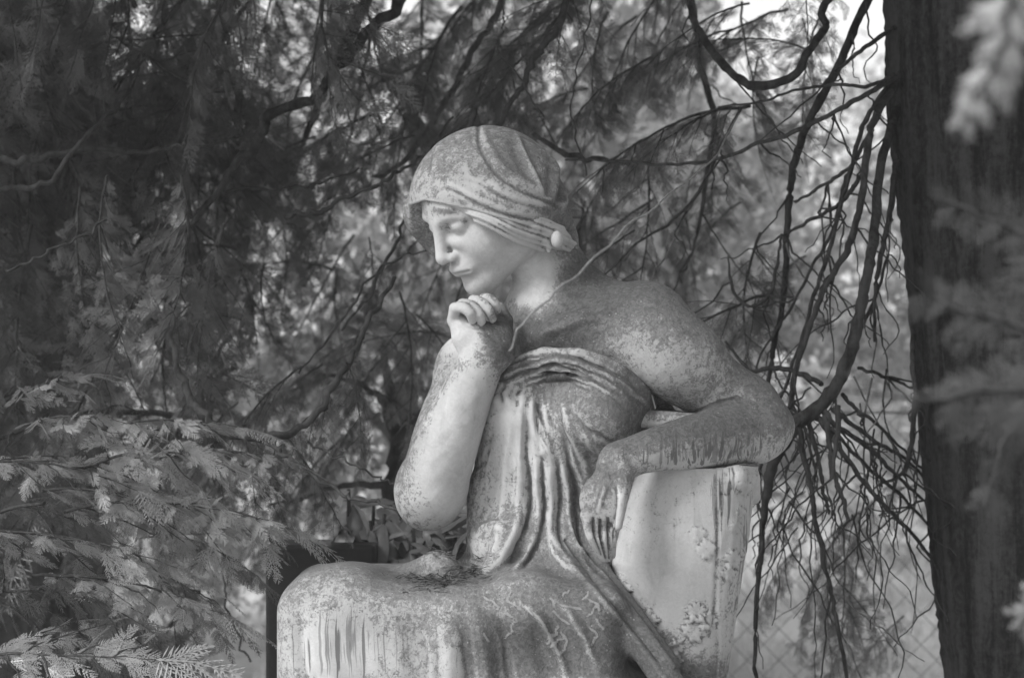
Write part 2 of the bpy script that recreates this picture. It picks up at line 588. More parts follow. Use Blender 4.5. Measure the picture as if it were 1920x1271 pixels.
def build_scarf(h):
    o = []
    c = P(914, 386, 0.012)
    o.append(('add', s_ell(c, (px(149), .104, px(151))), 0))
    # the rim: low over the brow, lifted at the near temple, then back to the nape
    def rim(p):
        k = (D + p[..., 1]) / F32(D)
        uu = 960 + p[..., 0] / (F32(S) * k); vv = 635.5 - (p[..., 2] - F32(H)) / (F32(S) * k)
        e = np.interp(uu, [700, 758, 797, 835, 870, 910, 950, 1000, 1046, 1072], [408, 389, 375, 382, 390, 402, 413, 428, 440, 470])
        e = e + np.clip(p[..., 1] * 900, 0, 60)
        return ((vv - e) * F32(S) * .8).astype(F32)
    o.append(('and', rim, .004))
    # far flap beyond the face
    o.append(('add', s_chain([P(786, 398, .05), P(796, 425, .065), P(814, 455, .07), P(834, 480, .07)], [.014, .014, .013, .011]), .02))
    o.append(('add', s_chain([P(800, 400, .06), P(850, 440, .075), P(880, 480, .08)], [.03, .03, .02]), .03))
    # knot and tail at the nape
    o.append(('add', s_chain([P(1046, 398, -.03), P(1060, 422, -.005), P(1064, 446, .015), P(1066, 470, .035)], [.013, .014, .016, .016]), .016))
    v, q = sculpt(o, (-.20, -.14, H + .08), (.14, .15, H + .34), h)
    nrm = vnormals(v, q)
    u, w = frame_uv(v)
    m = np.clip(-nrm[:, 1] * 2 + .6, 0, 1)
    L = [([(896, 238), (899, 276), (931, 326), (981, 360), (1016, 374), (1050, 388)], -3.4, 4.5, 0),
         ([(905, 236), (912, 270), (944, 316), (990, 346), (1020, 362)], 3.5, 8, 5),
         ([(964, 246), (981, 286), (1007, 339), (1018, 370)], 4, 5, 6),
         ([(950, 250), (966, 290), (990, 335), (1004, 362)], -2.5, 8, 4),
         ([(1008, 256), (1040, 302), (1043, 339), (1034, 378)], 5, 6, 6),
         ([(1030, 300), (1028, 340), (1026, 372)], -3, 6, 4),
         ([(1058, 330), (1062, 372), (1054, 392)], 4, 5, 5),
         ([(1052, 320), (1053, 350), (1046, 382)], -5, 5, 4),
         ([(816, 276), (806, 300), (803, 330)], -4, 5, 4),
         ([(830, 262), (818, 300), (816, 332)], 3, 8, 4),
         ([(822, 338), (850, 346), (890, 368), (950, 392), (1000, 402), (1046, 404)], 2.0, 6, 5),
         ([(818, 350), (850, 356), (885, 376), (940, 400), (990, 412), (1040, 414)], -2.4, 3.5, 4),
         ([(826, 352), (818, 362), (812, 374)], -2, 4, 3),
         ([(870, 382), (920, 400), (970, 414), (1020, 424)], 1.6, 4, 4), ([(900, 402), (950, 416), (1000, 428)], -1.6, 3, 4),
         ([(850, 330), (900, 345), (940, 368), (985, 385), (1030, 392)], -2.4, 4, 3),
         ([(905, 330), (940, 356), (985, 376), (1035, 388)], 1.6, 7, 4),
         ([(760, 386), (782, 378), (797, 374), (835, 381), (870, 389)], 1.2, 3, 0),
         ([(870, 300), (880, 330), (905, 350)], 1.5, 8, 4)]
    v = v + nrm * (carve(u, w, L) * m)[:, None]
    return v, q


def build_hair(h):
    o = [('add', s_ell(P(914, 386, .012), (px(149) - .007, .097, px(151) - .007)), 0)]
    def rim(p):
        k = (D + p[..., 1]) / F32(D)
        uu = 960 + p[..., 0] / (F32(S) * k); vv = 635.5 - (p[..., 2] - F32(H)) / (F32(S) * k)
        e = np.interp(uu, [760, 797, 830, 870, 910, 935, 975, 1020, 1045], [372, 374, 388, 400, 415, 426, 446, 468, 474])
        return ((vv - e) * F32(S) * .8).astype(F32)
    o.append(('and', rim, .010))
    o.append(('and', lambda p: np.maximum(p[..., 1] - F32(.0), F32(H + .19) * 0 + (p[..., 2] - F32(H + .235))), .0))
    rows = [([(885, 400), (905, 407), (945, 422), (985, 440), (1030, 456)], [-.090, -.092, -.088, -.070, -.040], .0065),
            ([(900, 412), (925, 420), (955, 434), (990, 450), (1020, 466)], [-.088, -.088, -.082, -.066, -.044], .0060)]
    for pts, ys, r in rows:
        pp = smooth_poly([P(a, b, y + .009) for (a, b), y in zip(pts, ys)], 12)
        rr = .95 * r * np.sin(np.linspace(.02, 3.0, 12)) - .001
        o.append(('add', s_chain(pp, rr), .020))
    o.append(('add', s_chain([P(1000, 420, -.05), P(1036, 440, -.02), P(1062, 455, .01)], [.018, .02, .014]), .012))
    # small oval curl hanging by the ear
    o.append(('add', s_ell(P(1044, 449, -.052), (px(11), .010, px(16))), .002))
    o.append(('add', s_chain([P(1022, 432, -.045), P(1020, 452, -.045), P(1030, 468, -.042)], [.005, .006, .004]), .004))
    v, q = sculpt(o, (-.12, -.13, H + .09), (.11, .05, H + .24), h)
    nrm = vnormals(v, q)
    u, w = frame_uv(v)
    g = np.sin((w - .42 * u) * .62 + 1.6 * np.sin(u * .05)) * .0009 + np.sin((w - .40 * u) * .31) * .0011
    keep = np.hypot((u - 1044) / 13, (w - 449) / 18) > 1
    return v + nrm * (g * keep)[:, None], q


def wob(u, w, a=1.0):
    du = 1.8 * np.sin(w * .031 + u * .013) + .7 * np.sin(w * .083 + u * .05 + 1) + .35 * np.sin(w * .23 - u * .11)
    dw = 1.6 * np.sin(u * .041 - w * .017 + 2) + .9 * np.sin(u * .12 + w * .06) + .4 * np.sin(u * .27 + 3)
    return u + a * du, w + a * dw


def crumple(u, w, lines, n, amp, wid, spread, seed):
    '''Fine secondary folds running beside the given ones.'''
    g = np.random.default_rng(seed); out = []
    for _ in range(n):
        p = np.asarray(lines[g.integers(len(lines))][0], float)
        o = g.normal(0, spread, 2); k = g.uniform(.5, 1); j = g.uniform(0, 1 - k)
        q = smooth_poly(p, 24)[int(j * 23):int((j + k) * 23) + 1]
        if len(q) < 3: continue
        q = q[::3] + o + g.normal(0, 1.2, q[::3].shape)
        if len(q) < 2: continue
        out.append((q, g.choice([-1, 1]) * amp * g.uniform(.5, 1.2), wid * g.uniform(.7, 1.3), 4))
    return carve(u, w, out)


GOWN = [  # (points, mm, half width px, taper)
    # folds across the breast from strap to strap
    ([(938, 690), (975, 670), (1018, 655), (1060, 652), (1097, 660), (1140, 678), (1175, 700), (1215, 732), (1246, 770)], 6, 6, 6),
    ([(940, 706), (985, 686), (1040, 674), (1085, 680), (1130, 698), (1170, 722), (1205, 752), (1228, 776)], 5.5, 6, 6),
    ([(942, 722), (985, 702), (1035, 690), (1080, 694), (1125, 710), (1165, 735), (1200, 768)], 5, 6, 6),
    ([(960, 730), (1000, 712), (1045, 706), (1090, 714), (1140, 738), (1185, 775)], 4.5, 5, 5),
    ([(950, 684), (1000, 668), (1050, 664), (1100, 674)], -3, 3.5, 5),
    ([(1010, 700), (1060, 698), (1100, 712), (1150, 745), (1190, 782)], -6, 5, 5),
    ([(940, 714), (980, 695), (1035, 682), (1090, 688), (1150, 718)], -4, 3.5, 5),
    # knot of folds by the far breast
    ([(936, 768), (929, 742), (930, 722), (946, 708)], 7, 8, 5),
    ([(955, 765), (948, 745), (958, 722), (985, 708)], 6, 7, 4),
    ([(975, 760), (980, 735), (1000, 720)], 5, 6, 4),
    ([(942, 760), (940, 738), (950, 722)], -5, 4, 4),
    ([(966, 762), (966, 740), (976, 724)], -5, 4, 4),
    # pleats hanging from it
    ([(972, 745), (978, 800), (979, 860), (972, 930), (962, 1000), (930, 1060)], 8, 8, 7),
    ([(960, 765), (958, 820), (952, 880), (945, 940), (930, 1010), (890, 1070)], 5, 10, 5),
    ([(994, 740), (996, 775), (1003, 810), (1020, 838), (1015, 856)], 9, 7, 8),
    ([(1008, 735), (1012, 770), (1022, 800), (1036, 830)], -7, 6, 5),
    ([(1024, 740), (1022, 790), (1030, 835), (1034, 870)], 8, 8, 6),
    ([(985, 770), (988, 830), (994, 900), (992, 970), (975, 1030), (950, 1070)], -7, 6, 6),
    ([(1006, 860), (1006, 930), (1003, 990), (985, 1040), (962, 1074)], 9, 6, 8),
    ([(1018, 850), (1018, 930), (1017, 1000)], -9, 5, 5),
    ([(1033, 850), (1032, 930), (1032, 1000), (1046, 1040), (1090, 1092)], 10, 8, 8),
    ([(1046, 860), (1048, 930), (1050, 1000), (1070, 1050)], -8, 5, 6),
    ([(1056, 850), (1062, 910), (1070, 990), (1095, 1050), (1125, 1090)], 9, 7, 7),
    ([(1045, 780), (1060, 830), (1070, 880), (1085, 940), (1095, 1000), (1120, 1060)], -6, 7, 6),
    ([(1056, 740), (1060, 780), (1074, 822), (1094, 870), (1100, 920)], 6, 8, 6),
    ([(1075, 800), (1090, 840), (1108, 870)], -4, 6, 4),
    # under the near breast
    ([(1062, 760), (1080, 786), (1105, 808), (1150, 828), (1190, 835)], -6, 6, 4),
    ([(1075, 810), (1110, 835), (1140, 860)], 4, 8, 4),
    # belly folds to the lap
    ([(905, 780), (900, 850), (896, 920), (892, 990)], 3, 9, 5),
    ([(925, 790), (918, 840), (900, 880)], -3, 6, 4),
    ([(890, 1010), (905, 990), (930, 985), (945, 1000)], 5, 8, 4),
    ([(930, 1000), (915, 1035), (885, 1064)], -7, 10, 5),
    ([(985, 1000), (960, 1045), (915, 1078)], -7, 7, 5),
    ([(1008, 1010), (990, 1050), (968, 1074)], -6, 5, 5),
]

LAP = [
    ([(556, 1120), (560, 1170), (566, 1220), (584, 1300), (610, 1450)], -9, 13, 2.2),
    ([(600, 1110), (606, 1180), (626, 1300), (650, 1450)], 5, 22, 2.2),
    ([(668, 1110), (676, 1200), (686, 1300), (690, 1450)], -3, 16, 2.2),
    ([(735, 1120), (742, 1200), (748, 1300), (752, 1450)], 4, 20, 2.2),
    ([(790, 1130), (800, 1200), (804, 1300), (806, 1450)], -4, 14, 2.2),
    ([(826, 1130), (836, 1200), (838, 1300), (840, 1450)], 6, 16, 2.2),
    ([(858, 1130), (872, 1200), (884, 1300), (892, 1450)], -8, 14, 2.2),
    ([(880, 1130), (900, 1200), (915, 1300), (925, 1450)], 6, 14, 2.2),
    ([(915, 1130), (940, 1200), (955, 1300), (960, 1450)], -10, 20, 2.2),
    ([(975, 1120), (1008, 1156), (1035, 1200), (1058, 1250), (1075, 1350)], 7, 9, 3),
    ([(1030, 1110), (1075, 1165), (1105, 1215), (1125, 1280)], 6, 9, 3),
    ([(1000, 1170), (1020, 1230), (1030, 1300)], -6, 16, 3),
    ([(900, 1110), (940, 1095), (1000, 1085), (1060, 1092)], 3, 9, 4),
    ([(620, 1085), (700, 1090), (780, 1105)], -2.5, 14, 4),
]
_g = np.random.default_rng(31)
for _i in range(18):        # wandering veins of crusted drips
    _x, _y = _g.uniform(890, 1125), _g.uniform(1098, 1190)
    _a, _L = _g.uniform(.3, 2.2), []
    for _k in range(_g.integers(4, 9)):
        _L.append((_x, _y)); _x += 9 * math.cos(_a); _y += 9 * abs(math.sin(_a)); _a += _g.normal(0, .9)
    LAP.append((_L, .8, 1.9, 6))
LAP.append(([(958, 1128), (978, 1132), (995, 1146), (1010, 1160), (1026, 1186), (1042, 1222)], 1.6, 3.6, 6))



def build_gown(h):
    o = []
    add = lambda fn, k=0.03: o.append(('add', fn, k))
    cut = lambda fn, k=0.01: o.append(('cut', fn, k))
    # ribcage, breasts, waist, hips
    add(s_ell(P(1052, 800, .045), (px(134), .112, px(150))), .0)
    add(s_ell(P(1122, 778, -.055), (px(76), .060, px(76))), .035)
    add(s_ell(P(965, 768, -.018), (px(62), .060, px(66))), .03)
    add(s_cone(P(1010, 860, .035), P(1000, 985, .04), px(116), px(108)), .05)
    add(s_cone(P(1090, 860, .035), P(1110, 1000, .04), px(95), px(95)), .05)
    add(s_ell(P(1020, 1060, .06), (px(150), .13, px(100))), .05)
    add(s_chain([P(958, 692, -.035), P(1018, 668, -.06), P(1085, 672, -.085), P(1150, 702, -.080), P(1198, 742, -.058), P(1212, 775, -.02)],
                [.010, .012, .013, .013, .012, .010]), .045)
    add(s_chain([P(1140, 740, -.02), P(1150, 810, -.005), P(1150, 900, .0)], [.035, .04, .05]), .04)
    # belly drape sweeping down to the lap, left outline
    add(s_chain([P(915, 930, .02), P(918, 1000, .0), P(905, 1060, -.03)], [px(34), px(30), px(24)]), .04)
    add(s_chain([P(960, 1000, -.055), P(935, 1050, -.07), P(895, 1080, -.085)], [.020, .020, .014]), .03)
    # lap: one big rounded mass, hollow in the middle, a raised near thigh
    add(s_box(P(728, 1390, .0), (px(196), .165, px(322)), px(66)), .03)
    add(s_box(P(985, 1400, -.01), (px(180), .175, px(322)), px(58)), .03)
    add(s_box(P(1130, 1490, .03), (px(190), .16, px(250)), px(60)), .04)
    add(s_cone(P(1010, 1140, .0), P(985, 1128, -.14), px(58), px(50)), .04)
    add(s_cone(P(655, 1140, .02), P(640, 1132, -.10), px(76), px(66)), .04)
    cut(s_ell(P(815, 1062, -.10), (px(78), .11, px(22))), .035)
    # small knot of cloth standing up in the hollow
    add(s_limb([P(745, 1082, .03), P(790, 1068, -.01), P(822, 1058, -.04), P(842, 1078, -.055), P(846, 1100, -.06)],
                [.012, .018, .0215, .020, .016]), .02)
    cut(s_limb([P(806, 1047, -.070), P(818, 1056, -.080), P(812, 1072, -.085), P(800, 1086, -.09)], [.003, .0042, .004, .003]), .008)
    # drapery thrown from the hip down to the right
    add(s_chain([P(1030, 1000, -.03), P(1085, 1080, -.085), P(1150, 1150, -.125), P(1215, 1225, -.16), P(1290, 1330, -.19)],
                [.018, .019, .018, .020, .022]), .02)
    add(s_chain([P(1085, 1000, -.02), P(1130, 1080, -.07), P(1190, 1160, -.115), P(1250, 1250, -.15)], [.016, .016, .017, .02]), .014)
    add(s_cone(P(1105, 1366, -.20), P(1100, 1600, -.18), px(86), px(110)), .02)
    v, q = sculpt(o, (-.36, -.32, H - 1.02), (.30, .21, H + .01), h)
    nrm = vnormals(v, q)
    u, w = frame_uv(v)
    front = np.clip(.35 - nrm[:, 1] * 1.6, 0, 1) * np.clip((.05 - v[:, 1]) / .06, 0, 1)
    uu, ww = wob(u, w)
    band = GOWN[:7]; pleats = GOWN[7:]
    g = (carve(uu, ww, band) * .5 + carve(uu, ww, pleats) * .58 + crumple(uu, ww, band, 34, 1.9, 3.2, 7, 1) + crumple(uu, ww, pleats, 60, 1.7, 3.4, 8, 2)) * np.clip((1090 - w) / 25, 0, 1)
    g = g + (carve(uu, ww, LAP) + crumple(uu, ww, LAP[:9], 16, 1.5, 6, 14, 3) * np.clip((w - 1150) / 60, 0, 1)) * np.clip((w - 1075) / 20, 0, 1)
    dr = [([(1040, 1010), (1085, 1075), (1150, 1150), (1215, 1228), (1290, 1330)], 4, 6, 0),
          ([(1062, 1010), (1108, 1075), (1170, 1150), (1235, 1235)], -6, 5, 0),
          ([(1090, 1030), (1140, 1090), (1200, 1165), (1262, 1250)], 4, 5, 0)]
    g = g + carve(u, w, dr)
    g = g * 1.15
    v = v + nrm * (g * front)[:, None]
    return v, q


def build_urn(h):
    """A tall tapering vessel; broad smooth face on the left, a banded shoulder on the right."""
    o = []
    def body(p):
        k = (D + .0) / D
        z = p[..., 2]
        vv = (H - z) / F32(S) + F32(635.5)
        t = np.clip((vv - 875) / 420, -0.2, 1.6)
        left = 1190 - 44 * np.clip(t * 2.4, 0, 1) + 100 * np.clip(t - .42, 0, 2) ** 1.3 * 1.6
        right = 1418 - 62 * np.clip(t, 0, 2)
        cx = ((left + right) / 2 - 960) * F32(S)
        rx = (right - left) / 2 * F32(S)
        ry = rx * .92
        x = (p[..., 0] - cx) / rx; y = (p[..., 1] + F32(.02)) / ry
        k0 = (np.abs(x) ** 2.15 + np.abs(y) ** 2.15) ** (1 / 2.15)
        d = (k0 - 1) * np.minimum(rx, ry) * .8
        return np.maximum(d, np.maximum(z - F32(H - (872 - 635.5) * S), F32(H - .86) - z)).astype(F32)
    o.append(('add', body, 0))
    o.append(('add', s_chain([P(1380, 895, -.085), P(1402, 900, -.05), P(1412, 930, .0)], [.016, .016, .01]), .01))
    v, q = sculpt(o, (.12, -.16, H - .88), (.38, .12, H - .175), h)
    nrm = vnormals(v, q)
    u, w = frame_uv(v)
    g = np.zeros(len(v))
    def blob(cx, cy, r, amp, lobes, ph):
        a = np.arctan2(w - cy, u - cx); d = np.hypot(u - cx, w - cy)
        rr = 1.15 * r * (1 + .10 * np.cos(lobes * a + ph) + .09 * np.cos((lobes * 2 + 1) * a + 2) + .06 * np.cos(11 * a + ph) + .12 * np.sin(a + ph * 3))
        e = np.clip((rr - d) / 3.5, 0, 1)
        return e * amp * .0006 * (.9 + .1 * np.cos(lobes * a + ph) * d / r - .25 * np.exp(-(d / (.22 * r)) ** 2))
    for b in [(1322, 1028, 16, 5, 4, .3), (1308, 1002, 13, 3.5, 3, 1), (1305, 1145, 17, 5, 5, 2), (1300, 1178, 21, 5, 4, .6), (1325, 1165, 16, 4, 5, 1),
              (1168, 1108, 17, 6, 4, 1.4), (1160, 1085, 11, 4, 3, .2), (1212, 1165, 18, 6, 5, .9), (1228, 1200, 15, 5, 4, 2), (1196, 1150, 10, 3, 3, 0),
              (1372, 1050, 15, 4.5, 5, 1.1), (1362, 1072, 12, 4, 4, .2), (1376, 985, 11, 3, 5, 0), (1386, 960, 9, 3, 4, 1), (1265, 1212, 14, 4, 4, 0),
              (1262, 1240, 16, 4, 5, 1), (1395, 915, 12, 3, 3, 1)]:
        g += blob(*b)
    g += .0022 * soft(u + 3 * np.sin(w * .03), 1341, 1347)
    g += carve(u, w, [([(1336, 880), (1338, 1000), (1333, 1130), (1322, 1190)], .7, 5, 5), ([(1343, 880), (1345, 1000), (1340, 1130), (1330, 1190)], -1.6, 3.0, 0), ([(1351, 885), (1352, 960), (1350, 1010)], -1.6, 2.4, 5), ([(1352, 925), (1366, 926), (1370, 905)], -2, 2.4, 0), ([(1370, 905), (1376, 890), (1372, 878)], -2, 2.6, 0), ([(1300, 880), (1302, 1010)], -.5, 3, 3), ([(1268, 900), (1262, 1080)], -.5, 3, 3), ([(1376, 930), (1382, 960), (1374, 985), (1386, 1000), (1396, 1030), (1388, 1052)], 1.6, 2.6, 5),
                      ([(1366, 920), (1372, 1000), (1358, 1100), (1350, 1180)], 1.5, 5, 4),
                      ([(1398, 930), (1400, 1050), (1380, 1200)], 2, 4, 4),
                      ([(1388, 930), (1388, 1050), (1368, 1200)], -1.5, 4, 4),
                      ([(1210, 1190), (1240, 1206), (1270, 1203), (1284, 1192)], 4, 4, 4),
                      ([(1165, 1120), (1180, 1140), (1205, 1180)], 2.5, 5, 3),
                      ([(1200, 885), (1185, 930), (1168, 1000), (1150, 1060)], 3.5, 6, 0)])
    return v + nrm * (g * np.clip(-nrm[:, 1] * 3, 0, 1))[:, None], q


def build_bar(h):
    o = [('add', s_box(P(1266, 788, -.02), (px(76), .045, px(17)), .010, Matrix.Rotation(R(-4), 3, 'Y')), 0),
         ('add', s_chain([P(1248, 770, .02), P(1240, 735, .05)], [.012, .014]), .008)]
    return sculpt(o, (.16, -.07, H - .20), (.36, .10, H - .04), h)


def soft(x, a, b):
    t = np.clip((x - a) / (b - a), 0, 1)
    return t * t * (3 - 2 * t)


def blobs(u, w, L):
    """Patches of weathering and painted facial shade laid out over the stone: (u, v, radius u, radius v, amount)."""
    g = np.zeros(len(u))
    for cu, cv, ru, rv, a in L:
        g += a * np.exp(-((u - cu) / ru) ** 2 - ((w - cv) / rv) ** 2)
    return g


def weather(v, q, base, up, L, drips=(), hollow=0.0):
    n = vnormals(v, q)
    u, w = frame_uv(v)
    sm = relax(v, q, 5, .7)
    cav = ((sm - v) * n).sum(1) * 1000           # >0 in hollows, mm; creases darkened as grime and painted occlusion
    st = base + up * np.clip(n[:, 2] + .15, 0, 1) + blobs(u, w, L) + np.clip(cav * hollow, -.25, .5)
    dr = blobs(u, w, drips) if len(drips) else np.zeros(len(u))
    return {'stain_shade': np.clip(st, 0, 1.3), 'drip': np.clip(dr, 0, 1)}


W_BODY = dict(base=.50, up=.42, hollow=.35, L=[
    (890, 470, 105, 95, -.55), (880, 480, 60, 60, -.2), (1000, 530, 50, 60, -.8), (860, 850, 80, 140, -.75), (860, 620, 45, 45, -.8), (840, 397, 22, 6, .55), (870, 416, 10, 12, .45), (845, 425, 25, 10, .25), (872, 507, 18, 4, .35),  # brow, eye and mouth patches: shading painted into the stone's tone
    (1110, 540, 65, 60, .62), (1010, 640, 95, 48, .58), (975, 600, 30, 40, .35), (1215, 700, 40, 60, -.10), (1290, 640, 90, 60, -.03),
    (1330, 805, 110, 30, .28), (1330, 868, 120, 16, -.45), (1240, 745, 60, 30, .1), (1440, 850, 40, 30, -.3), (1150, 920, 25, 40, .1),
    (1160, 930, 14, 50, -.35), (905, 930, 16, 50, .15), (765, 800, 40, 120, .2), (940, 640, 25, 40, .3), (1140, 880, 40, 30, .1)],
    drips=[(1330, 848, 150, 34, 1.0)])
W_SCARF = dict(base=.50, up=.12, hollow=.3, L=[
    (960, 300, 60, 60, .18), (1045, 370, 20, 50, .30), (790, 360, 40, 30, -.05), (900, 350, 60, 20, -.25), (990, 380, 50, 20, -.1),
    (1060, 440, 30, 40, .4), (800, 450, 40, 45, .32), (1020, 398, 50, 10, .2)])
W_HAIR = dict(base=.20, up=.0, hollow=.35, L=[(970, 425, 60, 14, .30), (1044, 449, 14, 18, -.4), (1030, 460, 30, 20, .2)])
W_GOWN = dict(base=.45, up=.32, hollow=.30, L=[
    (1080, 690, 150, 30, .30), (1190, 740, 60, 50, .30), (1140, 790, 80, 50, .16), (980, 800, 50, 90, -.35), (930, 900, 40, 80, -.25),
    (1080, 900, 60, 90, .22), (1040, 920, 20, 80, -.2), (1100, 1080, 60, 60, .2), (930, 1050, 60, 40, -.1),
    (815, 1065, 110, 26, .22), (1010, 1085, 120, 18, -.05), (640, 1100, 100, 40, -.15), (620, 1220, 75, 55, -.65), (545, 1220, 25, 80, .15),
    (740, 1170, 90, 28, .05), (1000, 1210, 90, 60, .62), (900, 1215, 40, 60, .35), (1180, 1190, 80, 70, .55), (855, 1240, 20, 40, -.3),
    (1105, 1282, 80, 10, -.9), (1250, 1250, 90, 60, .5)],
    drips=[(640, 1215, 95, 62, 1.0), (850, 1230, 50, 50, .5)])
W_URN = dict(base=.15, up=.3, hollow=.35, L=[
    (1290, 1262, 110, 42, .75), (1345, 1010, 8, 140, .25), (1380, 900, 40, 20, .15), (1400, 1000, 20, 120, .14), (1180, 1160, 40, 50, .35), (1240, 1190, 60, 25, .25), (1310, 1150, 30, 40, .12), (1385, 1150, 40, 80, .2), (1170, 940, 16, 60, .2)],
    drips=[(1352, 930, 34, 60, .9), (1400, 1050, 16, 150, .6), (1300, 980, 30, 90, .22)])
W_BAR = dict(base=.45, up=.3, hollow=.3, L=[])


def marble():
    m, nt = new_mat('weathered_marble'); T = NT(nt)
    pos = T.n('NewGeometry').outputs['Position']
    st, dr, vein = T.attr('stain_shade'), T.attr('drip'), T.attr('vein')
    big = T.noise(pos, 11, 3, .5)
    mid = T.noise(pos, 85, 9, .74, .5)
    fine = T.noise(pos, 300, 4, .7)
    crust = T.noise(pos, 150, 6, .72, 1.0)
    vo2 = T.n('TexVoronoi', feature='F1'); vo2.inputs['Scale'].default_value = 210; T.l(pos, vo2.inputs['Vector'])
    a = T.math('ADD', st, T.math('MULTIPLY', T.math('SUBTRACT', mid, .5), 1.9))
    a = T.math('ADD', a, T.math('MULTIPLY', T.math('SUBTRACT', big, .5), .75))
    a = T.math('ADD', a, T.math('MULTIPLY', T.math('SUBTRACT', fine, .5), 1.1))
    mask = T.math('MULTIPLY', T.ramp(a, .36, .68), T.ramp(st, .06, .28))
    clean = T.mix(T.ramp(big, .3, .7), .48, .56)
    clean = T.math('MULTIPLY', clean, T.ramp(crust, .25, .75, .88, 1.07))
    film = T.ramp(T.math('ADD', st, T.math('MULTIPLY', T.math('SUBTRACT', crust, .5), .4)), .1, 1.0, 1.0, .55)                    # thin even grime
    clean = T.math('MULTIPLY', clean, film)
    dark = T.mix(T.ramp(crust, .35, .65), .11, .25)
    dark = T.math('MULTIPLY', dark, T.ramp(st, .5, 1.1, 1.0, .50))
    col = T.mix(T.math('MULTIPLY', mask, .85), clean, dark)
    # faint stain veils on the clean stone
    veil = T.ramp(T.noise(T.mapping(pos, (26, 26, 9)), 1.0, 5, .65, .8), .50, .70)
    col = T.math('MULTIPLY', col, T.math('SUBTRACT', 1.0, T.math('MULTIPLY', veil, .16)))
    # pale lichen dots in the crust
    vo = T.n('TexVoronoi'); vo.inputs['Scale'].default_value = 170; T.l(pos, vo.inputs['Vector'])
    dots = T.math('MULTIPLY', T.ramp(T.math('ADD', vo.outputs['Distance'], T.math('MULTIPLY', T.noise(pos, 90, 2, .5), .5)), .32, .50, 1.0, 0.0), T.ramp(T.noise(pos, 42, 4, .65), .52, .62))
    dots = T.math('MULTIPLY', dots, T.ramp(st, .25, .5))
    col = T.mix(T.math('MULTIPLY', dots, .6), col, .42)
    # dark pinprick lichen
    pin = T.math('MULTIPLY', T.ramp(vo2.outputs['Distance'], .10, .24, 1.0, 0.0), T.ramp(T.noise(pos, 60, 3, .6), .52, .60))
    col = T.mix(T.math('MULTIPLY', T.math('MULTIPLY', pin, T.ramp(st, .15, .4)), .75), col, .07)
    # rain streaks, each of its own length
    warp = T.n('VectorMath', operation='ADD')
    T.l(pos, warp.inputs[0])
    wob_ = T.n('TexNoise'); wob_.inputs['Scale'].default_value = 16; T.l(pos, wob_.inputs['Vector'])
    sc = T.n('VectorMath', operation='SCALE'); T.l(wob_.outputs['Color'], sc.inputs[0]); sc.inputs['Scale'].default_value = .010
    T.l(sc.outputs[0], warp.inputs[1])
    n1 = T.noise(T.mapping(warp.outputs[0], (150, 40, 1.4)), 1.0, 2, .6)
    n2 = T.noise(T.mapping(warp.outputs[0], (270, 70, 1.8)), 1.0, 2, .5)
    g1 = T.math('ADD', n1, T.math('MULTIPLY', T.math('SUBTRACT', dr, .8), .22))
    g1 = T.math('ADD', g1, T.math('MULTIPLY', T.math('SUBTRACT', crust, .5), .10))
    s1 = T.ramp(g1, .545, .59)
    s2 = T.ramp(T.math('ADD', n2, T.math('MULTIPLY', T.math('SUBTRACT', dr, .8), .22)), .525, .575)
    stk = T.math('MULTIPLY', T.math('MAXIMUM', s1, T.math('MULTIPLY', s2, .7)), T.ramp(dr, .08, .3))
    col = T.mix(T.math('MULTIPLY', stk, .78), col, .09)
    # pale sinter veins
    vn = T.ramp(T.math('ADD', vein, T.math('MULTIPLY', T.math('SUBTRACT', crust, .5), 1.2)), .42, .62)
    col = T.mix(T.math('MULTIPLY', vn, .65), col, .32)
    # tiny pits
    pit = T.ramp(T.noise(pos, 420, 2, .5), .73, .78)
    col = T.mix(T.math('MULTIPLY', pit, .5), col, .12)
    hgt = T.math('ADD', T.math('MULTIPLY', crust, T.ramp(st, 0, .8, .12, 1.0)), T.math('MULTIPLY', fine, T.ramp(st, 0, .8, .08, .6)))
    hgt = T.math('ADD', hgt, T.math('MULTIPLY', vn, .6))
    T.finish(T.grey(col), .9, T.bump(hgt, .9, .0026), .12)
    return m


def build_statue():
    M = marble()
    root = empty('statue', (0, 0.02, 0), 'weathered marble statue of a seated woman in a headscarf, chin resting on her hand', 'statue')
    def part(name, fn, h, wa):
        v, q = fn(h)
        at = weather(v, q, **wa)
        if name == 'gown':
            u, w = frame_uv(v)
            ve = carve(u, w, [(p, 1000, 2.7, t) for p, a, wd, t in LAP if wd < 3]) + .8 * carve(u, w, [([(985, 1135), (1012, 1160), (1035, 1200), (1058, 1250)], 1000, 4, 5)])
            at['vein'] = np.clip(ve * 1.1, 0, 1) * (v[:, 1] < .0)
        return mesh_np(name, v - np.array([0, .02, 0]), q, M, root, True, at)
    part('figure', build_body, .0018, W_BODY)
    part('headscarf', build_scarf, .0021, W_SCARF)
    part('hair', build_hair, .002, W_HAIR)
    part('gown', build_gown, .0025, W_GOWN)
    part('vessel', build_urn, .0023, W_URN)
    part('bracket', build_bar, .003, W_BAR)
    return root


# ---------------------------------------------------------------- materials of the place
def mat_bark(name, lo, hi, scale=30):
    m, nt = new_mat(name); T = NT(nt)
    pos = T.n('TexCoord').outputs['Object']
    st = T.noise(T.mapping(pos, (scale, scale, scale * .12)), 1.0, 6, .7, .4)
    f = T.noise(pos, 90, 5, .7)
    a = T.math('ADD', T.math('MULTIPLY', st, .7), T.math('MULTIPLY', f, .3))
    T.finish(T.grey(T.mix(T.ramp(a, .38, .62), lo, hi)), .9, T.bump(a, .8, .006), .15)
    return m


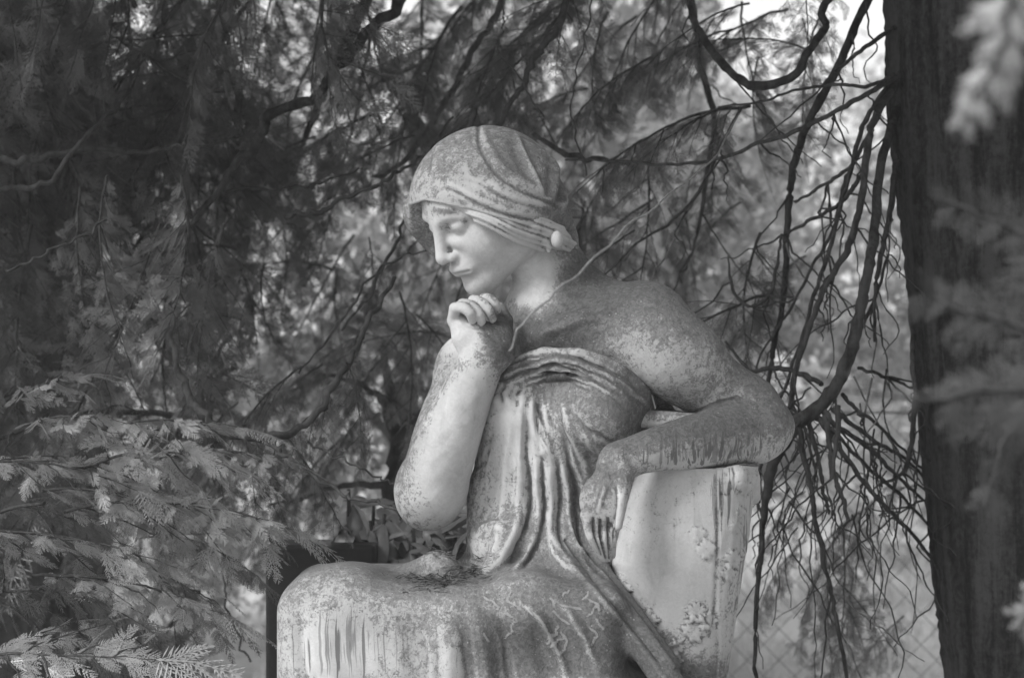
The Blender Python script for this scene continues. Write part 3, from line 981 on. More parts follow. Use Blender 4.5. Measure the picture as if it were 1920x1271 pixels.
def mat_leaf(name, lo, hi, trans, gloss=.35):
    m, nt = new_mat(name); T = NT(nt)
    pos = T.n('NewGeometry').outputs['Position']
    a = T.noise(pos, 7, 3, .6); b = T.noise(pos, 60, 2, .6)
    rnd = T.n('ObjectInfo').outputs['Random']
    f = T.math('ADD', T.math('MULTIPLY', a, .6), T.math('ADD', T.math('MULTIPLY', b, .25), T.math('MULTIPLY', rnd, .15)))
    v = T.grey(T.mix(T.ramp(f, .35, .65), lo, hi))
    bs = T.n('BsdfPrincipled'); T.l(v, bs.inputs['Base Color']); bs.inputs['Roughness'].default_value = gloss
    bs.inputs['Specular IOR Level'].default_value = .5
    tr = T.n('BsdfTranslucent'); T.l(v, tr.inputs[0])
    mx = T.n('MixShader'); mx.inputs[0].default_value = trans
    T.l(bs.outputs[0], mx.inputs[1]); T.l(tr.outputs[0], mx.inputs[2])
    o = T.n('OutputMaterial'); T.l(mx.outputs[0], o.inputs[0])
    return m


BARK = mat_bark('cedar_bark', .012, .062, 26)
TWIG = mat_bark('twig_bark', .030, .075, 60)
PALE = mat_bark('dry_twig_bark', .12, .24, 60)
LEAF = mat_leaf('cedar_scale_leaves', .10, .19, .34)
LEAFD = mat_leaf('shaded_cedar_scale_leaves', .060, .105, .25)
LEAFN = mat_leaf('sunlit_spray_tips', .20, .38, .3)  # paler leaf copy, sunlight painted into the lower-left sprays
LEAFB = mat_leaf('broad_leaves', .24, .40, .42)
CURL = mat_leaf('curled_leaves', .16, .26, .2, .4)


# ---------------------------------------------------------------- cedar sprays
def rot_to(d, up=(0, 0, 1)):
    """3x3 whose columns are side, forward (d), normal."""
    d = np.asarray(d, float); d = d / (np.linalg.norm(d) + 1e-9)
    s = np.cross(d, up); n = np.linalg.norm(s)
    s = s / n if n > 1e-3 else np.array([1.0, 0, 0])
    return np.stack([s, d, np.cross(s, d)], 1)


def frond(g, L, lod):
    """A flat spray in the XY plane growing along +Y: a stem, side shoots, scale-leaf tips. -> verts, quads."""
    V, Q = [], []
    def blade(p, d, l, w, z0=0.0, z1=0.0):
        n = len(V)
        s = np.array([-d[1], d[0]])
        m = p + d * l * .45
        V.extend([(p[0], p[1], z0), (*(m + s * w), (z0 + z1) / 2 + w * .3), (*(p + d * l), z1), (*(m - s * w), (z0 + z1) / 2 + w * .3)])
        Q.append((n, n + 1, n + 2, n + 3))
    nside = {3: 11, 2: 9, 1: 6, 0: 4}[lod]
    droop = g.uniform(.15, .5)
    zz = lambda y: -droop * (y / L) ** 2 * L * .45
    prev = np.array([0.0, 0.0]); heading = 0.0
    for i in range(nside):
        t = (i + 1) / nside
        heading += g.normal(0, .06)
        cur = prev + np.array([math.sin(heading), math.cos(heading)]) * L / nside
        d = (cur - prev); l = np.linalg.norm(d); d /= l
        w = .0012 + .0016 * (1 - t)
        blade(prev, d, l * 1.4, w * (1.3 if lod > 1 else 2.2), zz(prev[1]), zz(cur[1]))
        sl = L * (.50 * (1 - t) ** .8 + .10) * g.uniform(.75, 1.15)
        for s in (-1, 1):
            if g.random() < .07: continue
            a = math.atan2(d[0], d[1]) + s * g.uniform(.65, .95)
            sd = np.array([math.sin(a), math.cos(a)])
            if lod == 0:
                blade(prev + d * l * .3, sd, sl * 1.1, sl * .16, zz(cur[1]), zz(cur[1]) - sl * .2)
                continue
            k = {3: max(3, int(sl / .0105)), 2: max(2, int(sl / .013)), 1: 2}[lod]
            p = prev + d * l * g.uniform(.1, .9)
            z = zz(p[1])
            for j in range(k):
                u = (j + 1) / k
                a2 = a - s * .25 * u
                e = np.array([math.sin(a2), math.cos(a2)])
                z1 = z - sl / k * droop * .5
                blade(p, e, sl / k * 1.35, {3: .0017, 2: .0016, 1: .0028}[lod], z, z1)
                tl = sl * ((.30 if lod == 3 else .42) * (1 - u) + .13) if lod > 1 else sl * .34
                for r in (-1, 1):
                    if g.random() < .12: continue
                    a3 = a2 + r * g.uniform(.55, .85)
                    blade(p, np.array([math.sin(a3), math.cos(a3)]), tl, {3: .0017, 2: .0016, 1: .0034}[lod], z, z1 - tl * .1)
                p = p + e * sl / k; z = z1
        prev = cur
    return np.array(V), np.array(Q)


def make_fronds(lod, n, seed):
    g = np.random.default_rng(seed)
    return [frond(g, 1.0 * g.uniform(.13, .19), lod) for _ in range(n)]


FR = {3: make_fronds(3, 6, 1), 2: make_fronds(2, 6, 2), 1: make_fronds(1, 6, 3), 0: make_fronds(0, 6, 4)}


def bough_arrays(seed, L, lod, hang=.6, spread=1.0, dens=1.0, leaf=1.0):
    """One branch along +Y sagging under its own sprays -> wood Bag, leaf Bag."""
    g = np.random.default_rng(seed)
    wood, leaf_b = Bag(), Bag()
    n = 14
    t = np.linspace(0, 1, n)
    sway = g.normal(0, .05, 2)
    line = np.stack([sway[0] * L * np.sin(t * 3), L * t * (1 - .15 * hang * t), -hang * L * .55 * t ** 1.7 + sway[1] * L * t], 1)
    line = smooth_poly(line, 20, .004 * L, seed)
    v, q = tube_arrays(line, np.linspace(.0065, .0016, 20) * L / .7, 5)
    wood.add(v, q)
    side = int(7 * dens * L / .7) + 2
    def sprays(path, r0, cnt, long):
        for i in range(cnt):
            tt = (i + g.uniform(.2, .8)) / cnt
            x = tt * (len(path) - 1); k = int(min(x, len(path) - 2)); f = x - k
            p = path[k] * (1 - f) + path[k + 1] * f
            d = path[k + 1] - path[k]; d /= np.linalg.norm(d) + 1e-9
            s = g.choice([-1, 1])
            R0 = rot_to(d)
            a = s * g.uniform(.3, 1.1)
            dirv = R0[:, 1] * math.cos(a) + R0[:, 0] * math.sin(a) * spread
            dirv = dirv + np.array([0, 0, -g.uniform(.1, .9) * hang])
            up = np.array([g.normal(0, .45), g.normal(0, .45), 1.0])
            Rm = rot_to(dirv, up)
            fv, fq = FR[lod][g.integers(6)]
            sc = g.uniform(.65, 1.15) * long * leaf
            leaf_b.add(p + (fv * sc) @ Rm.T, fq)
    sprays(line, 0, int(9 * dens), .9)
    for i in range(side):
        tt = .12 + .82 * i / side
        k = int(tt * 19)
        d = line[min(k + 1, 19)] - line[k - 1]; d /= np.linalg.norm(d)
        R0 = rot_to(d); s = 1 if i % 2 else -1
        a = s * g.uniform(.6, 1.0)
        dv = R0[:, 1] * math.cos(a) + R0[:, 0] * math.sin(a) * spread + np.array([0, 0, -.35 * hang * g.uniform(.3, 1.6)])
        dv /= np.linalg.norm(dv)
        ll = L * (.42 * (1 - tt) + .14) * g.uniform(.7, 1.1)
        u = np.linspace(0, 1, 7)[:, None]
        sub = line[k] + dv * ll * u + np.array([0, 0, -1]) * ll * .35 * hang * u ** 2
        sub = smooth_poly(sub, 9, .003, seed * 31 + i)
        v, q = tube_arrays(sub, np.linspace(.0026, .0008, 9), 4)
        wood.add(v, q)
        sprays(sub, 0, max(3, int(7 * dens * ll / .3)), .85)
    # the tip
    fv, fq = FR[lod][0]
    leaf_b.add(line[-1] + fv @ rot_to(line[-1] - line[-3]).T, fq)
    return wood, leaf_b


class BoughKind:
    """Shared meshes of one kind of branch; place() hangs a copy on a tree."""
    def __init__(self, seeds, L, lod, hang, leafm, woodm=None, **kw):
        self.kinds = []
        for s in seeds:
            w, l = bough_arrays(s, L, lod, hang, **kw)
            wo = w.build('branch', woodm or TWIG, None)
            lo = l.build('foliage', leafm, wo)
            COL.objects.unlink(wo); COL.objects.unlink(lo)
            self.kinds.append((wo, lo))
    def place(self, root, loc, direction, scale=1.0, roll=0.0, g=rng):
        w, l = self.kinds[int(g.integers(len(self.kinds)))]
        a, b = w.copy(), l.copy()
        COL.objects.link(a); COL.objects.link(b)
        b.parent = a
        a.parent = root
        Rm = Matrix(rot_to(direction).tolist()).to_4x4() @ Matrix.Rotation(roll, 4, 'Y')
        a.matrix_local = Matrix.Translation(Vector(loc) - root.location) @ Rm @ Matrix.Scale(scale, 4)
        return a


def limb(root, pts, rpx, mat, name='branch', y=0.0, n=None, jit=.004, seed=0, sides=7):
    """A branch through frame points (u, v) or (u, v, y); radii in frame pixels."""
    P3 = [P(p[0], p[1], p[2] if len(p) > 2 else y) for p in pts]
    n = n or max(14, len(pts) * 7)
    line = smooth_poly(P3, n, jit, seed)
    rr = np.interp(np.linspace(0, 1, n), np.linspace(0, 1, len(rpx)), rpx) * S * (D + y) / D
    g = np.random.default_rng(seed + 5)
    rr = rr * (1 + .05 * g.standard_normal(n))
    v, q = tube_arrays(line - np.array(root.location), rr, sides, rough=.06, seed=seed)
    return mesh_np(name, v, q, mat, root)


# ---------------------------------------------------------------- ground
def build_ground():
    m, nt = new_mat('meadow'); T = NT(nt)
    pos = T.n('NewGeometry').outputs['Position']
    a = T.noise(pos, .5, 5, .6); b = T.noise(pos, 9, 6, .7)
    f = T.math('ADD', T.math('MULTIPLY', a, .5), T.math('MULTIPLY', b, .5))
    T.finish(T.grey(T.mix(T.ramp(f, .38, .62), .28, .46)), .95, T.bump(b, .8, .03), .1)
    n = 90
    xs = np.sign(np.linspace(-1, 1, n)) * np.abs(np.linspace(-1, 1, n)) ** 2.6 * 160
    X, Y = np.meshgrid(xs, xs, indexing='ij')
    Z = .05 * np.sin(X * .7) * np.cos(Y * .5) + np.clip((Y - 14) / 40, 0, 1) * 1.2 - .03
    i = np.arange(n - 1)
    I, J = np.meshgrid(i, i, indexing='ij')
    q = np.stack([I * n + J, (I + 1) * n + J, (I + 1) * n + J + 1, I * n + J + 1], -1).reshape(-1, 4)
    o = mesh_np('ground', np.stack([X, Y, Z], -1).reshape(-1, 3), q, m)
    tag(o, kind='structure')
    # rough grass in tufts
    g = np.random.default_rng(3)
    N = 26000
    x = g.uniform(-4, 12, N); y = g.uniform(1.0, 26, N) ** 1.0
    bag_v, bag_q = [], []
    h = g.uniform(.05, .22, N); an = g.uniform(0, 2 * np.pi, N); w = g.uniform(.004, .010, N) * (1 + y / 10)
    dx, dy = np.cos(an) * w, np.sin(an) * w
    lx, ly = g.normal(0, .06, N), g.normal(0, .06, N)
    gz = .05 * np.sin(x * .7) * np.cos(y * .5) + np.clip((y - 14) / 40, 0, 1) * 1.2 - .04
    v = np.stack([np.stack([x - dx, y - dy, gz], -1), np.stack([x + dx, y + dy, gz], -1),
                  np.stack([x + lx, y + ly, gz + h], -1)], 1).reshape(-1, 3)
    gm = mat_leaf('grass_blades', .34, .55, .4)
    o = mesh_np('grass', v, np.arange(3 * N).reshape(-1, 3), gm)
    tag(o, 'rough pale sunlit grass on the ground behind the fence', 'grass', kind='stuff')


# ---------------------------------------------------------------- far trees
def crown_mesh(seed, lod, N, rad, scale, kind='cedar'):
    g = np.random.default_rng(seed)
    b = Bag()
    cl = g.normal(0, 1, (26, 3)); cl /= np.linalg.norm(cl, axis=1)[:, None]
    cl = cl * g.uniform(.45, .95, 26)[:, None]
    for i in range(N):
        c = cl[g.integers(26)] + g.normal(0, .17, 3)
        p = c * np.array(rad)
        out = c / (np.linalg.norm(c) + 1e-6)
        d = out * .8 + np.array([0, 0, -.5]) + g.normal(0, .35, 3)
        Rm = rot_to(d, g.normal(0, .5, 3) + np.array([0, 0, 1]))
        fv, fq = FR[lod][g.integers(6)]
        b.add(p + (fv * scale * g.uniform(.7, 1.3)) @ Rm.T, fq)
    return b


def leafy_mesh(seed, N, rad, size):
    """Broad-leaved crown: N small leaves gathered in clumps, vectorised."""
    g = np.random.default_rng(seed)
    K = 46
    cl = g.normal(0, 1, (K, 3)); cl /= np.linalg.norm(cl, axis=1)[:, None]
    cl *= (g.uniform(.15, 1, K) ** .5)[:, None]
    c = cl[g.integers(K, size=N)] + g.normal(0, .085, (N, 3))
    p = c * np.array(rad)
    a = g.normal(0, 1, (N, 3)); a /= np.linalg.norm(a, axis=1)[:, None]
    b = np.cross(a, g.normal(0, 1, (N, 3))); b /= np.linalg.norm(b, axis=1)[:, None]
    s = (size * g.uniform(.6, 1.3, N))[:, None]
    v = np.stack([p - a * s, p + b * s * .45, p + a * s, p - b * s * .45], 1).reshape(-1, 3)
    return v, np.arange(4 * N).reshape(-1, 4)


# ---------------------------------------------------------------- build: ground and statue
build_ground()
statue = build_statue()


def build_plinth():
    m, nt = new_mat('plinth_stone'); T = NT(nt)
    pos = T.n('NewGeometry').outputs['Position']
    a = T.noise(pos, 14, 7, .7)
    T.finish(T.grey(T.mix(T.ramp(a, .4, .6), .14, .32)), .85, T.bump(a, .6, .004))
    b = bpy.data.meshes.new('plinth')
    V, Q = [], []
    prof = [(0, .62, .48), (.14, .62, .48), (.16, .58, .44), (.50, .56, .42), (.54, .60, .46), (.62, .60, .46)]
    cx, cy = -.02, .0
    for z, hx, hy in prof:
        V += [(cx - hx, cy - hy, z), (cx + hx, cy - hy, z), (cx + hx, cy + hy, z), (cx - hx, cy + hy, z)]
    for i in range(len(prof) - 1):
        for j in range(4):
            Q.append((i * 4 + j, i * 4 + (j + 1) % 4, i * 4 + 4 + (j + 1) % 4, i * 4 + 4 + j))
    n = (len(prof) - 1) * 4
    Q.append((n, n + 1, n + 2, n + 3))
    o = mesh_np('plinth', np.array(V) - np.array([0, .02, 0]), np.array(Q), m, statue, smooth=False)


build_plinth()

# fallen needles lying in the hollow of the lap
def build_needles():
    g = np.random.default_rng(11)
    b = Bag()
    tgt = [o for o in statue.children if o.name == 'gown'][0]
    dg = bpy.context.evaluated_depsgraph_get()
    for i in range(420):
        u = 815 + g.normal(0, 34) if i < 300 else 880 + g.normal(0, 22)
        y = g.uniform(-.16, -.05) if i < 300 else g.uniform(-.13, -.04)
        x0, _, _ = P(u, 1070, y)
        hit, loc, nor, _ = tgt.ray_cast(Vector((x0, y - .02, H + .2)), Vector((0, 0, -1)))
        if not hit or loc.z > H - .30: continue
        L = g.uniform(.010, .028); a = g.uniform(0, 6.28)
        d = np.array([math.cos(a), math.sin(a) * .8, g.uniform(-.15, .45)]); d /= np.linalg.norm(d)
        s = np.cross(d, g.normal(0, 1, 3)); s /= np.linalg.norm(s); s *= .0012
        p = np.array(loc) + np.array([0, .02, .0015 + g.uniform(0, .006)])
        b.add(np.array([p - s, p + d * L * .5 - s * .8, p + d * L, p + d * L * .5 + s * .8]), np.array([[0, 1, 2, 3]]))
    m = mat_bark('dry_needles', .035, .12, 80)
    o = b.build('fallen_needles', m, None, smooth=False)
    tag(o, 'dark dry cedar needles lying in the hollow of the statue\'s lap', 'needles', kind='stuff')


build_needles()

# ---------------------------------------------------------------- the black headstone behind the knee
def build_headstone():
    m, nt = new_mat('black_granite'); T = NT(nt)
    pos = T.n('NewGeometry').outputs['Position']
    T.finish(T.grey(T.mix(T.noise(pos, 160, 3, .6), .012, .026)), .6, None, .2)
    x0, y0, z1 = P(498, 1022, .62)
    x1 = P(704, 1022, .62)[0]
    root = empty('headstone', ((x0 + x1) / 2, y0 + .07, 0), 'plain dark headstone standing behind the statue\'s knee', 'headstone')
    me = bpy.data.meshes.new('slab')
    import bmesh
    bm = bmesh.new()
    def bx(hx, hy, za, zb, bev):
        r = bmesh.ops.create_cube(bm, size=1)
        for v in r['verts']:
            v.co = Vector((v.co.x * 2 * hx, v.co.y * 2 * hy, za + (v.co.z + .5) * (zb - za)))
        bmesh.ops.bevel(bm, geom=[e for e in bm.edges if all(v in r['verts'] for v in e.verts)], offset=bev, segments=2, profile=.5, affect='EDGES')
    bx((x1 - x0) / 2, .07, .12, z1, .006)
    bm.to_mesh(me); bm.free(); me.materials.append(m)
    link(bpy.data.objects.new('slab', me), root)
    me = bpy.data.meshes.new('base')
    bm = bmesh.new()
    bx((x1 - x0) / 2 + .07, .13, -.03, .12, .01)
    bm.to_mesh(me); bm.free(); me.materials.append(m)
    link(bpy.data.objects.new('base', me), root)


build_headstone()

# ---------------------------------------------------------------- shrub with curled drooping leaves
def build_shrub():
    g = np.random.default_rng(21)
    root = empty('curled_leaf_shrub', P(760, 1000, .95)[:2] + (0,), 'shrub of curled drooping leathery leaves between the headstone and the statue\'s elbow', 'shrub')
    leaves = []
    for k in range(5):
        n = 8
        t = np.linspace(0, 1, n)
        wdt = .018 * np.sin(np.pi * np.clip(t, .03, .97)) ** .7 * g.uniform(.8, 1.2)
        curl = g.uniform(.5, 1.3)
        V, Q = [], []
        L = g.uniform(.085, .12)
        for i in range(n):
            bend = -.9 * t[i] ** 2 * L * g.uniform(.35, .6) * curl
            y = L * t[i] * (1 - .25 * t[i])
            for s in (-1, -.5, 0, .5, 1):
                V.append((wdt[i] * s, y, bend + abs(s) ** 1.6 * wdt[i] * -.7 * curl + .002 * math.sin(t[i] * 9 + s)))
        for i in range(n - 1):
            for j in range(4):
                a = i * 5 + j
                Q.append((a, a + 1, a + 6, a + 5))
        o = mesh_np('leaf', np.array(V), np.array(Q), CURL)
        COL.objects.unlink(o)
        leaves.append(o)
    for st in range(17):
        u0, v0 = g.uniform(660, 880), 1330
        tu, tv, ty = 640 + 250 * (st + g.random()) / 17, g.uniform(915, 1030), g.uniform(.7, 1.15)
        top = np.array(P(tu, tv, ty)); base = np.array(root.location) + np.array([g.normal(0, .06), g.normal(0, .06), 0])
        mid = (top + base) / 2 + g.normal(0, .05, 3)
        line = smooth_poly([base, mid, top], 14, .004, st)
        v, q = tube_arrays(line - np.array(root.location), np.linspace(.009, .0035, 14), 6)
        mesh_np('stem', v, q, TWIG, root)
        for k in range(g.integers(10, 14)):
            s = leaves[g.integers(5)].copy()
            COL.objects.link(s); s.parent = root
            f = 13 * (1 - .013 * k * g.uniform(.5, 1.3)); j = min(12, int(f))
            p = line[j] + (line[j + 1] - line[j]) * (f - j) + g.normal(0, .012, 3)
            a = g.uniform(0, 6.28)
            d = np.array([math.cos(a), math.sin(a), g.uniform(-.9, .35)])
            s.matrix_local = Matrix.Translation(Vector(p) - root.location) @ Matrix(rot_to(d, (g.normal(0, .2), g.normal(0, .2), 1)).tolist()).to_4x4() @ Matrix.Scale(g.uniform(.7, 1.25), 4)


build_shrub()

# ---------------------------------------------------------------- chain-link fence to the right
def build_fence():
    y = 3.4
    m, nt = new_mat('fence_wire'); T = NT(nt); T.finish((.16, .16, .16, 1), .5).inputs['Metallic'].default_value = .6
    x0, x1, zt = -.2, 5.2, 1.42
    root = empty('chain_link_fence', (x0, y, 0), 'thin chain link fence behind the hanging branches by the trunk', 'fence')
    b = Bag(); s = .085
    n = int((x1 - x0) / s)
    for i in range(-int(zt / s) - 1, n):
        for sg in (1, -1):
            xs = x0 + i * s
            a = np.array([xs, 0, 0]) if sg > 0 else np.array([xs + zt, 0, 0])
            e = a + np.array([sg * zt, 0, zt])
            t0, t1 = 0.0, 1.0
            lo, hi = (x0 - a[0]) / (e[0] - a[0]), (x1 - a[0]) / (e[0] - a[0])
            lo, hi = min(lo, hi), max(lo, hi)
            t0, t1 = max(0, lo), min(1, hi)
            if t1 - t0 < .02: continue
            k = max(2, int(20 * (t1 - t0)))
            tt = np.linspace(t0, t1, k)[:, None]
            pts = a + (e - a) * tt
            pts[:, 1] += .004 * sg + .012 * np.sin(pts[:, 0] * 3 + pts[:, 2] * 2)
            v, q = tube_arrays(pts - np.array([x0, 0, 0]), .0012, 3)
            b.add(v, q)
    b.build('wire_mesh', m, root)
    for px_ in (0.0, 2.7, 5.4):
        v, q = tube_arrays(np.array([[px_, .03, -.1], [px_, .03, zt + .06]]), .024, 12)
        mesh_np('post', v, q, m, root)
    v, q = tube_arrays(np.array([[0, .03, zt], [5.4, .03, zt]]), .0035, 6)
    mesh_np('top_wire', v, q, m, root)


build_fence()

# ---------------------------------------------------------------- kinds of cedar branches
near = BoughKind((101, 102, 103, 104, 105), .42, 3, .55, LEAFN, dens=1.25, leaf=.52)
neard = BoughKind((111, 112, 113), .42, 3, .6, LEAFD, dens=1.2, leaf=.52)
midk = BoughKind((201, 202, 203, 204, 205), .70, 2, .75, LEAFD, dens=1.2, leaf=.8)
litk = BoughKind((301, 302, 303), .70, 2, .70, LEAF, dens=1.1, leaf=.8)
fark = BoughKind((401, 402, 403), 1.1, 1, .70, LEAF, dens=1.3, leaf=1.25)


def trunk_mesh(root, pts, rad, sides=110, rings=170, ridge=.010, seed=0, mat=BARK):
    g = np.random.default_rng(seed)
    line = smooth_poly(pts, rings)
    rr = np.interp(np.linspace(0, 1, rings), np.linspace(0, 1, len(rad)), rad)
    v, q = tube_arrays(line, rr, sides)
    v = v.reshape(rings, sides, 3)
    ang = np.linspace(0, 2 * np.pi, sides, endpoint=False)[None]
    zz = line[:, 2][:, None]
    h = np.zeros((rings, sides))
    for k in range(9):
        f = g.integers(7, 30)
        h += np.abs(np.sin(ang * f / 2 + g.uniform(0, 6) + .9 * np.sin(zz * g.uniform(1, 4) + g.uniform(0, 6)) + g.uniform(-1, 1) * zz)) * g.uniform(.4, 1)
    h = h / 9 - .35 + .05 * g.standard_normal((rings, sides))
    c = line[:, None, :]
    v = c + (v - c) * (1 + (h * ridge / rr[:, None])[..., None])
    return mesh_np('trunk', v.reshape(-1, 3) - np.array(root.location), q, mat, root)


# ---------------------------------------------------------------- the big cedar on the right
def build_right_cedar():
    y = .85
    k = (D + y) / D
    R0 = .200
    rp = R0 / (S * k)
    pts = [P(1585 + rp, -2600, y), P(1630 + rp, -1200, y), P(1650 + rp, -500, y), P(1664 + rp, 0, y), P(1671 + rp, 200, y), P(1700 + rp, 450, y),
           P(1732 + rp, 800, y), P(1756 + rp, 1050, y), P(1785 + rp, 1271, y), P(1850 + rp, 1800, y), P(1880 + rp, 2385, y)]
    rad = [.12, .17, .19, .2, .2, .2, .2, .2, .205, .23, .33]
    b = pts[-1]
    root = empty('cedar_tree', (b[0], b[1], 0), 'large cedar with ridged dark trunk at the right edge and bare hanging branches', 'tree')
    trunk_mesh(root, pts[::-1], rad[::-1], ridge=.030, seed=5)
    BR = [
        ([(1700, -120, .9), (1552, 0, .8), (1547, 50, .75), (1517, 96, .7), (1482, 146, .7), (1411, 161, .75), (1366, 131, .8), (1316, 70, .9), (1296, 20, 1), (1290, -60, 1.1)], [14, 11, 11, 13, 12, 10, 8]),
        ([(1690, -90, .9), (1628, 0, .85), (1598, 65, .8), (1563, 141, .8), (1522, 217, .8), (1497, 282, .85), (1482, 352, .9), (1474, 453, .9), (1472, 534, .95), (1452, 640, 1), (1440, 720, 1.0)], [13, 12, 12, 11, 10, 9, 7]),
        ([(1680, 50, .8), (1613, 96, .7), (1578, 126, .75)], [6, 5, 4]),
        ([(1675, 140, .75), (1633, 161, .7), (1573, 159, .7), (1502, 169, .7), (1422, 191, .7), (1346, 201, .7)], [5, 4, 3, 2]),
        ([(1680, 145, .75), (1628, 176, .7), (1563, 211, .7), (1482, 252, .7), (1427, 267, .75), (1351, 297, .8), (1265, 310, .85), (1170, 303, .9), (1060, 300, 1)], [8, 7, 6, 5, 4, 3]),
        ([(1690, 140, .8), (1643, 217, .7), (1628, 262, .7), (1618, 352, .65), (1603, 428, .65), (1583, 478, .7), (1552, 529, .7), (1522, 604, .7), (1490, 700, .7), (1478, 790, .75), (1440, 860, .8)], [11, 11, 10, 9, 8, 8, 6]),
        ([(1700, 150, .85), (1653, 302, .7), (1640, 428, .65), (1628, 503, .6), (1614, 574, .6), (1598, 650, .6), (1560, 735, .6), (1500, 790, .6), (1470, 830, .62), (1448, 875, .65), (1436, 940, .68), (1429, 1012, .7), (1420, 1112, .7), (1416, 1235, .7), (1422, 1320, .7)],
         [12, 13, 14, 14, 17, 19, 20, 18, 14, 9, 7, 6, 5]),
        ([(1690, 130, .8), (1638, 201, .72), (1613, 252, .72), (1593, 327, .72), (1573, 403, .75), (1552, 478, .75), (1527, 554, .8), (1502, 640, .8), (1470, 730, .8), (1430, 800, .9)], [6, 7, 6, 6, 5, 4]),
        ([(1650, 200, .8), (1625, 260, .8), (1597, 312, .82), (1582, 352, .82), (1562, 428, .85), (1522, 503, .85), (1482, 579, .9), (1430, 660, .95), (1400, 740, 1.0)], [4, 5, 4, 4, 3, 2]),
        ([(1685, 280, .85), (1678, 320, .8), (1668, 403, .75), (1653, 478, .75), (1640, 560, .75), (1640, 640, .8)], [9, 9, 7, 4]),
        ([(1490, 378, .85), (1502, 373, .8), (1552, 342, .75), (1598, 312, .72)], [3, 3, 4, 5]),
        ([(1470, 440, .9), (1512, 418, .8), (1573, 383, .75), (1603, 347, .7), (1623, 317, .7)], [3, 4, 5, 5, 5]),
        ([(1130, 520, 1.0), (1200, 453, .9), (1250, 423, .9), (1301, 373, .9), (1331, 322, .85), (1350, 275, .8), (1390, 200, .8)], [2, 3, 4, 4, 4]),
        ([(1365, 480, .9), (1371, 529, .9), (1401, 574, .88), (1442, 554, .88), (1457, 493, .9), (1466, 440, .9)], [2, 4, 4, 4, 3]),
        ([(1290, -40, 1.6), (1306, 50, 1.6), (1321, 151, 1.6), (1341, 227, 1.55), (1326, 322, 1.5), (1316, 400, 1.5), (1300, 470, 1.5)], [11, 12, 11, 9, 7, 4]),
        ([(1495, 795, .6), (1509, 863, .6), (1524, 938, .6), (1539, 1027, .6), (1559, 1112, .62), (1573, 1186, .62), (1595, 1300, .65)], [8, 7, 7, 6, 6, 5]),
        ([(1515, 790, .6), (1534, 863, .62), (1544, 918, .62), (1554, 963, .65)], [6, 5, 4, 3]),
        ([(1545, 770, .6), (1556, 839, .58), (1559, 898, .58)], [10, 7, 5]),
        ([(1555, 820, .58), (1564, 883, .58), (1578, 928, .58), (1590, 975, .58)], [4, 5, 5, 4]),
        ([(1572, 760, .58), (1568, 830, .56), (1560, 898, .56)], [6, 6, 3]),
        ([(1530, 780, .6), (1549, 804, .6), (1608, 888, .65), (1658, 948, .7), (1698, 988, .75), (1742, 1040, .85)], [10, 8, 6, 6, 5, 5]),
        ([(1545, 770, .6), (1564, 794, .6), (1628, 839, .68), (1678, 888, .75), (1732, 938, .85)], [9, 7, 6, 5, 4]),
        ([(1560, 765, .6), (1590, 790, .62), (1648, 832, .72), (1698, 860, .8), (1740, 905, .9)], [7, 6, 5, 4]),
        ([(1540, 790, .6), (1568, 814, .6), (1628, 878, .7), (1688, 928, .8), (1745, 990, .9)], [7, 5, 5, 4]),
        ([(1580, 740, .6), (1608, 769, .65), (1658, 809, .75), (1708, 859, .85), (1740, 890, .9)], [5, 4, 3, 3]),
        ([(1712, 600, .9), (1712, 670, .75), (1715, 764, .72), (1706, 849, .72), (1690, 886, .75), (1640, 915, .8)], [5, 6, 6, 5, 2]),
        ([(1424, 830, .8), (1426, 863, .8), (1424, 900, .8), (1422, 945, .82)], [4, 4, 2]),
        ([(1600, 640, .65), (1640, 560, .8), (1665, 480, .85)], [7, 5, 4]),
        ([(1610, 690, .7), (1660, 706, .8), (1716, 730, .9)], [4, 4, 3]),
        ([(1404, 700, .8), (1450, 690, .8), (1500, 700, .78), (1540, 720, .7)], [4, 6, 6, 6]),
        ([(1360, 640, .9), (1400, 690, .85), (1440, 735, .8), (1480, 770, .7)], [3, 4, 5, 6]),
    ]
    for i, (p, r) in enumerate(BR):
        limb(root, p, [x * (.70 if max(x_ for x_ in r) > 6 else .85) for x in r], BARK if max(r) > 12 else TWIG, y=.75, seed=40 + i, jit=.0013)
    limb(root, [(1385, 215, .75), (1335, 300, .4), (1260, 362, .0), (1185, 418, -.5), (1130, 468, -.8), (1080, 518, -.9), (1010, 575, -.95), (975, 612, -.95), (955, 658, -.95)], [1.8, 1.9, 1.6], mat_bark('grey_twig_bark', .16, .28, 60), y=0, n=40, jit=.002, seed=8, sides=5)
    g = np.random.default_rng(77)
    # finer side twigs off the main sweep
    for i in range(120):
        p, r = BR[g.integers(len(BR))]
        j = g.integers(1, len(p))
        u, v, y_ = p[j]
        a = g.normal(1.75, .6); L = g.uniform(60, 260)
        c = g.normal(0, .35)
        q = [(u, v, y_)]
        for s in range(1, 5):
            aa = a + c * s / 4
            q.append((q[-1][0] - math.cos(aa) * L / 4 * (-1 if g.random() < .15 else 1) + g.normal(0, 4), q[-1][1] + abs(math.sin(aa)) * L / 4, y_ + g.normal(0, .03) * s))
        limb(root, q, [2.3, .9], TWIG if g.random() < .8 else PALE, y=.75, n=16, jit=.003, seed=200 + i, sides=5)
    # long thin threads over the lit meadow
    for i in range(34):
        u, v = g.uniform(1400, 1730), g.uniform(680, 1000)
        a = g.uniform(.9, 2.5); L = g.uniform(160, 460)
        q = [(u + math.cos(a) * L * s / 4 + g.normal(0, 9), v + math.sin(a) * L * s / 4, .8 + .15 * s * g.uniform(-1, 1)) for s in range(5)]
        limb(root, q, [2.0, .8], TWIG, y=.9, n=18, jit=.004, seed=400 + i, sides=4)
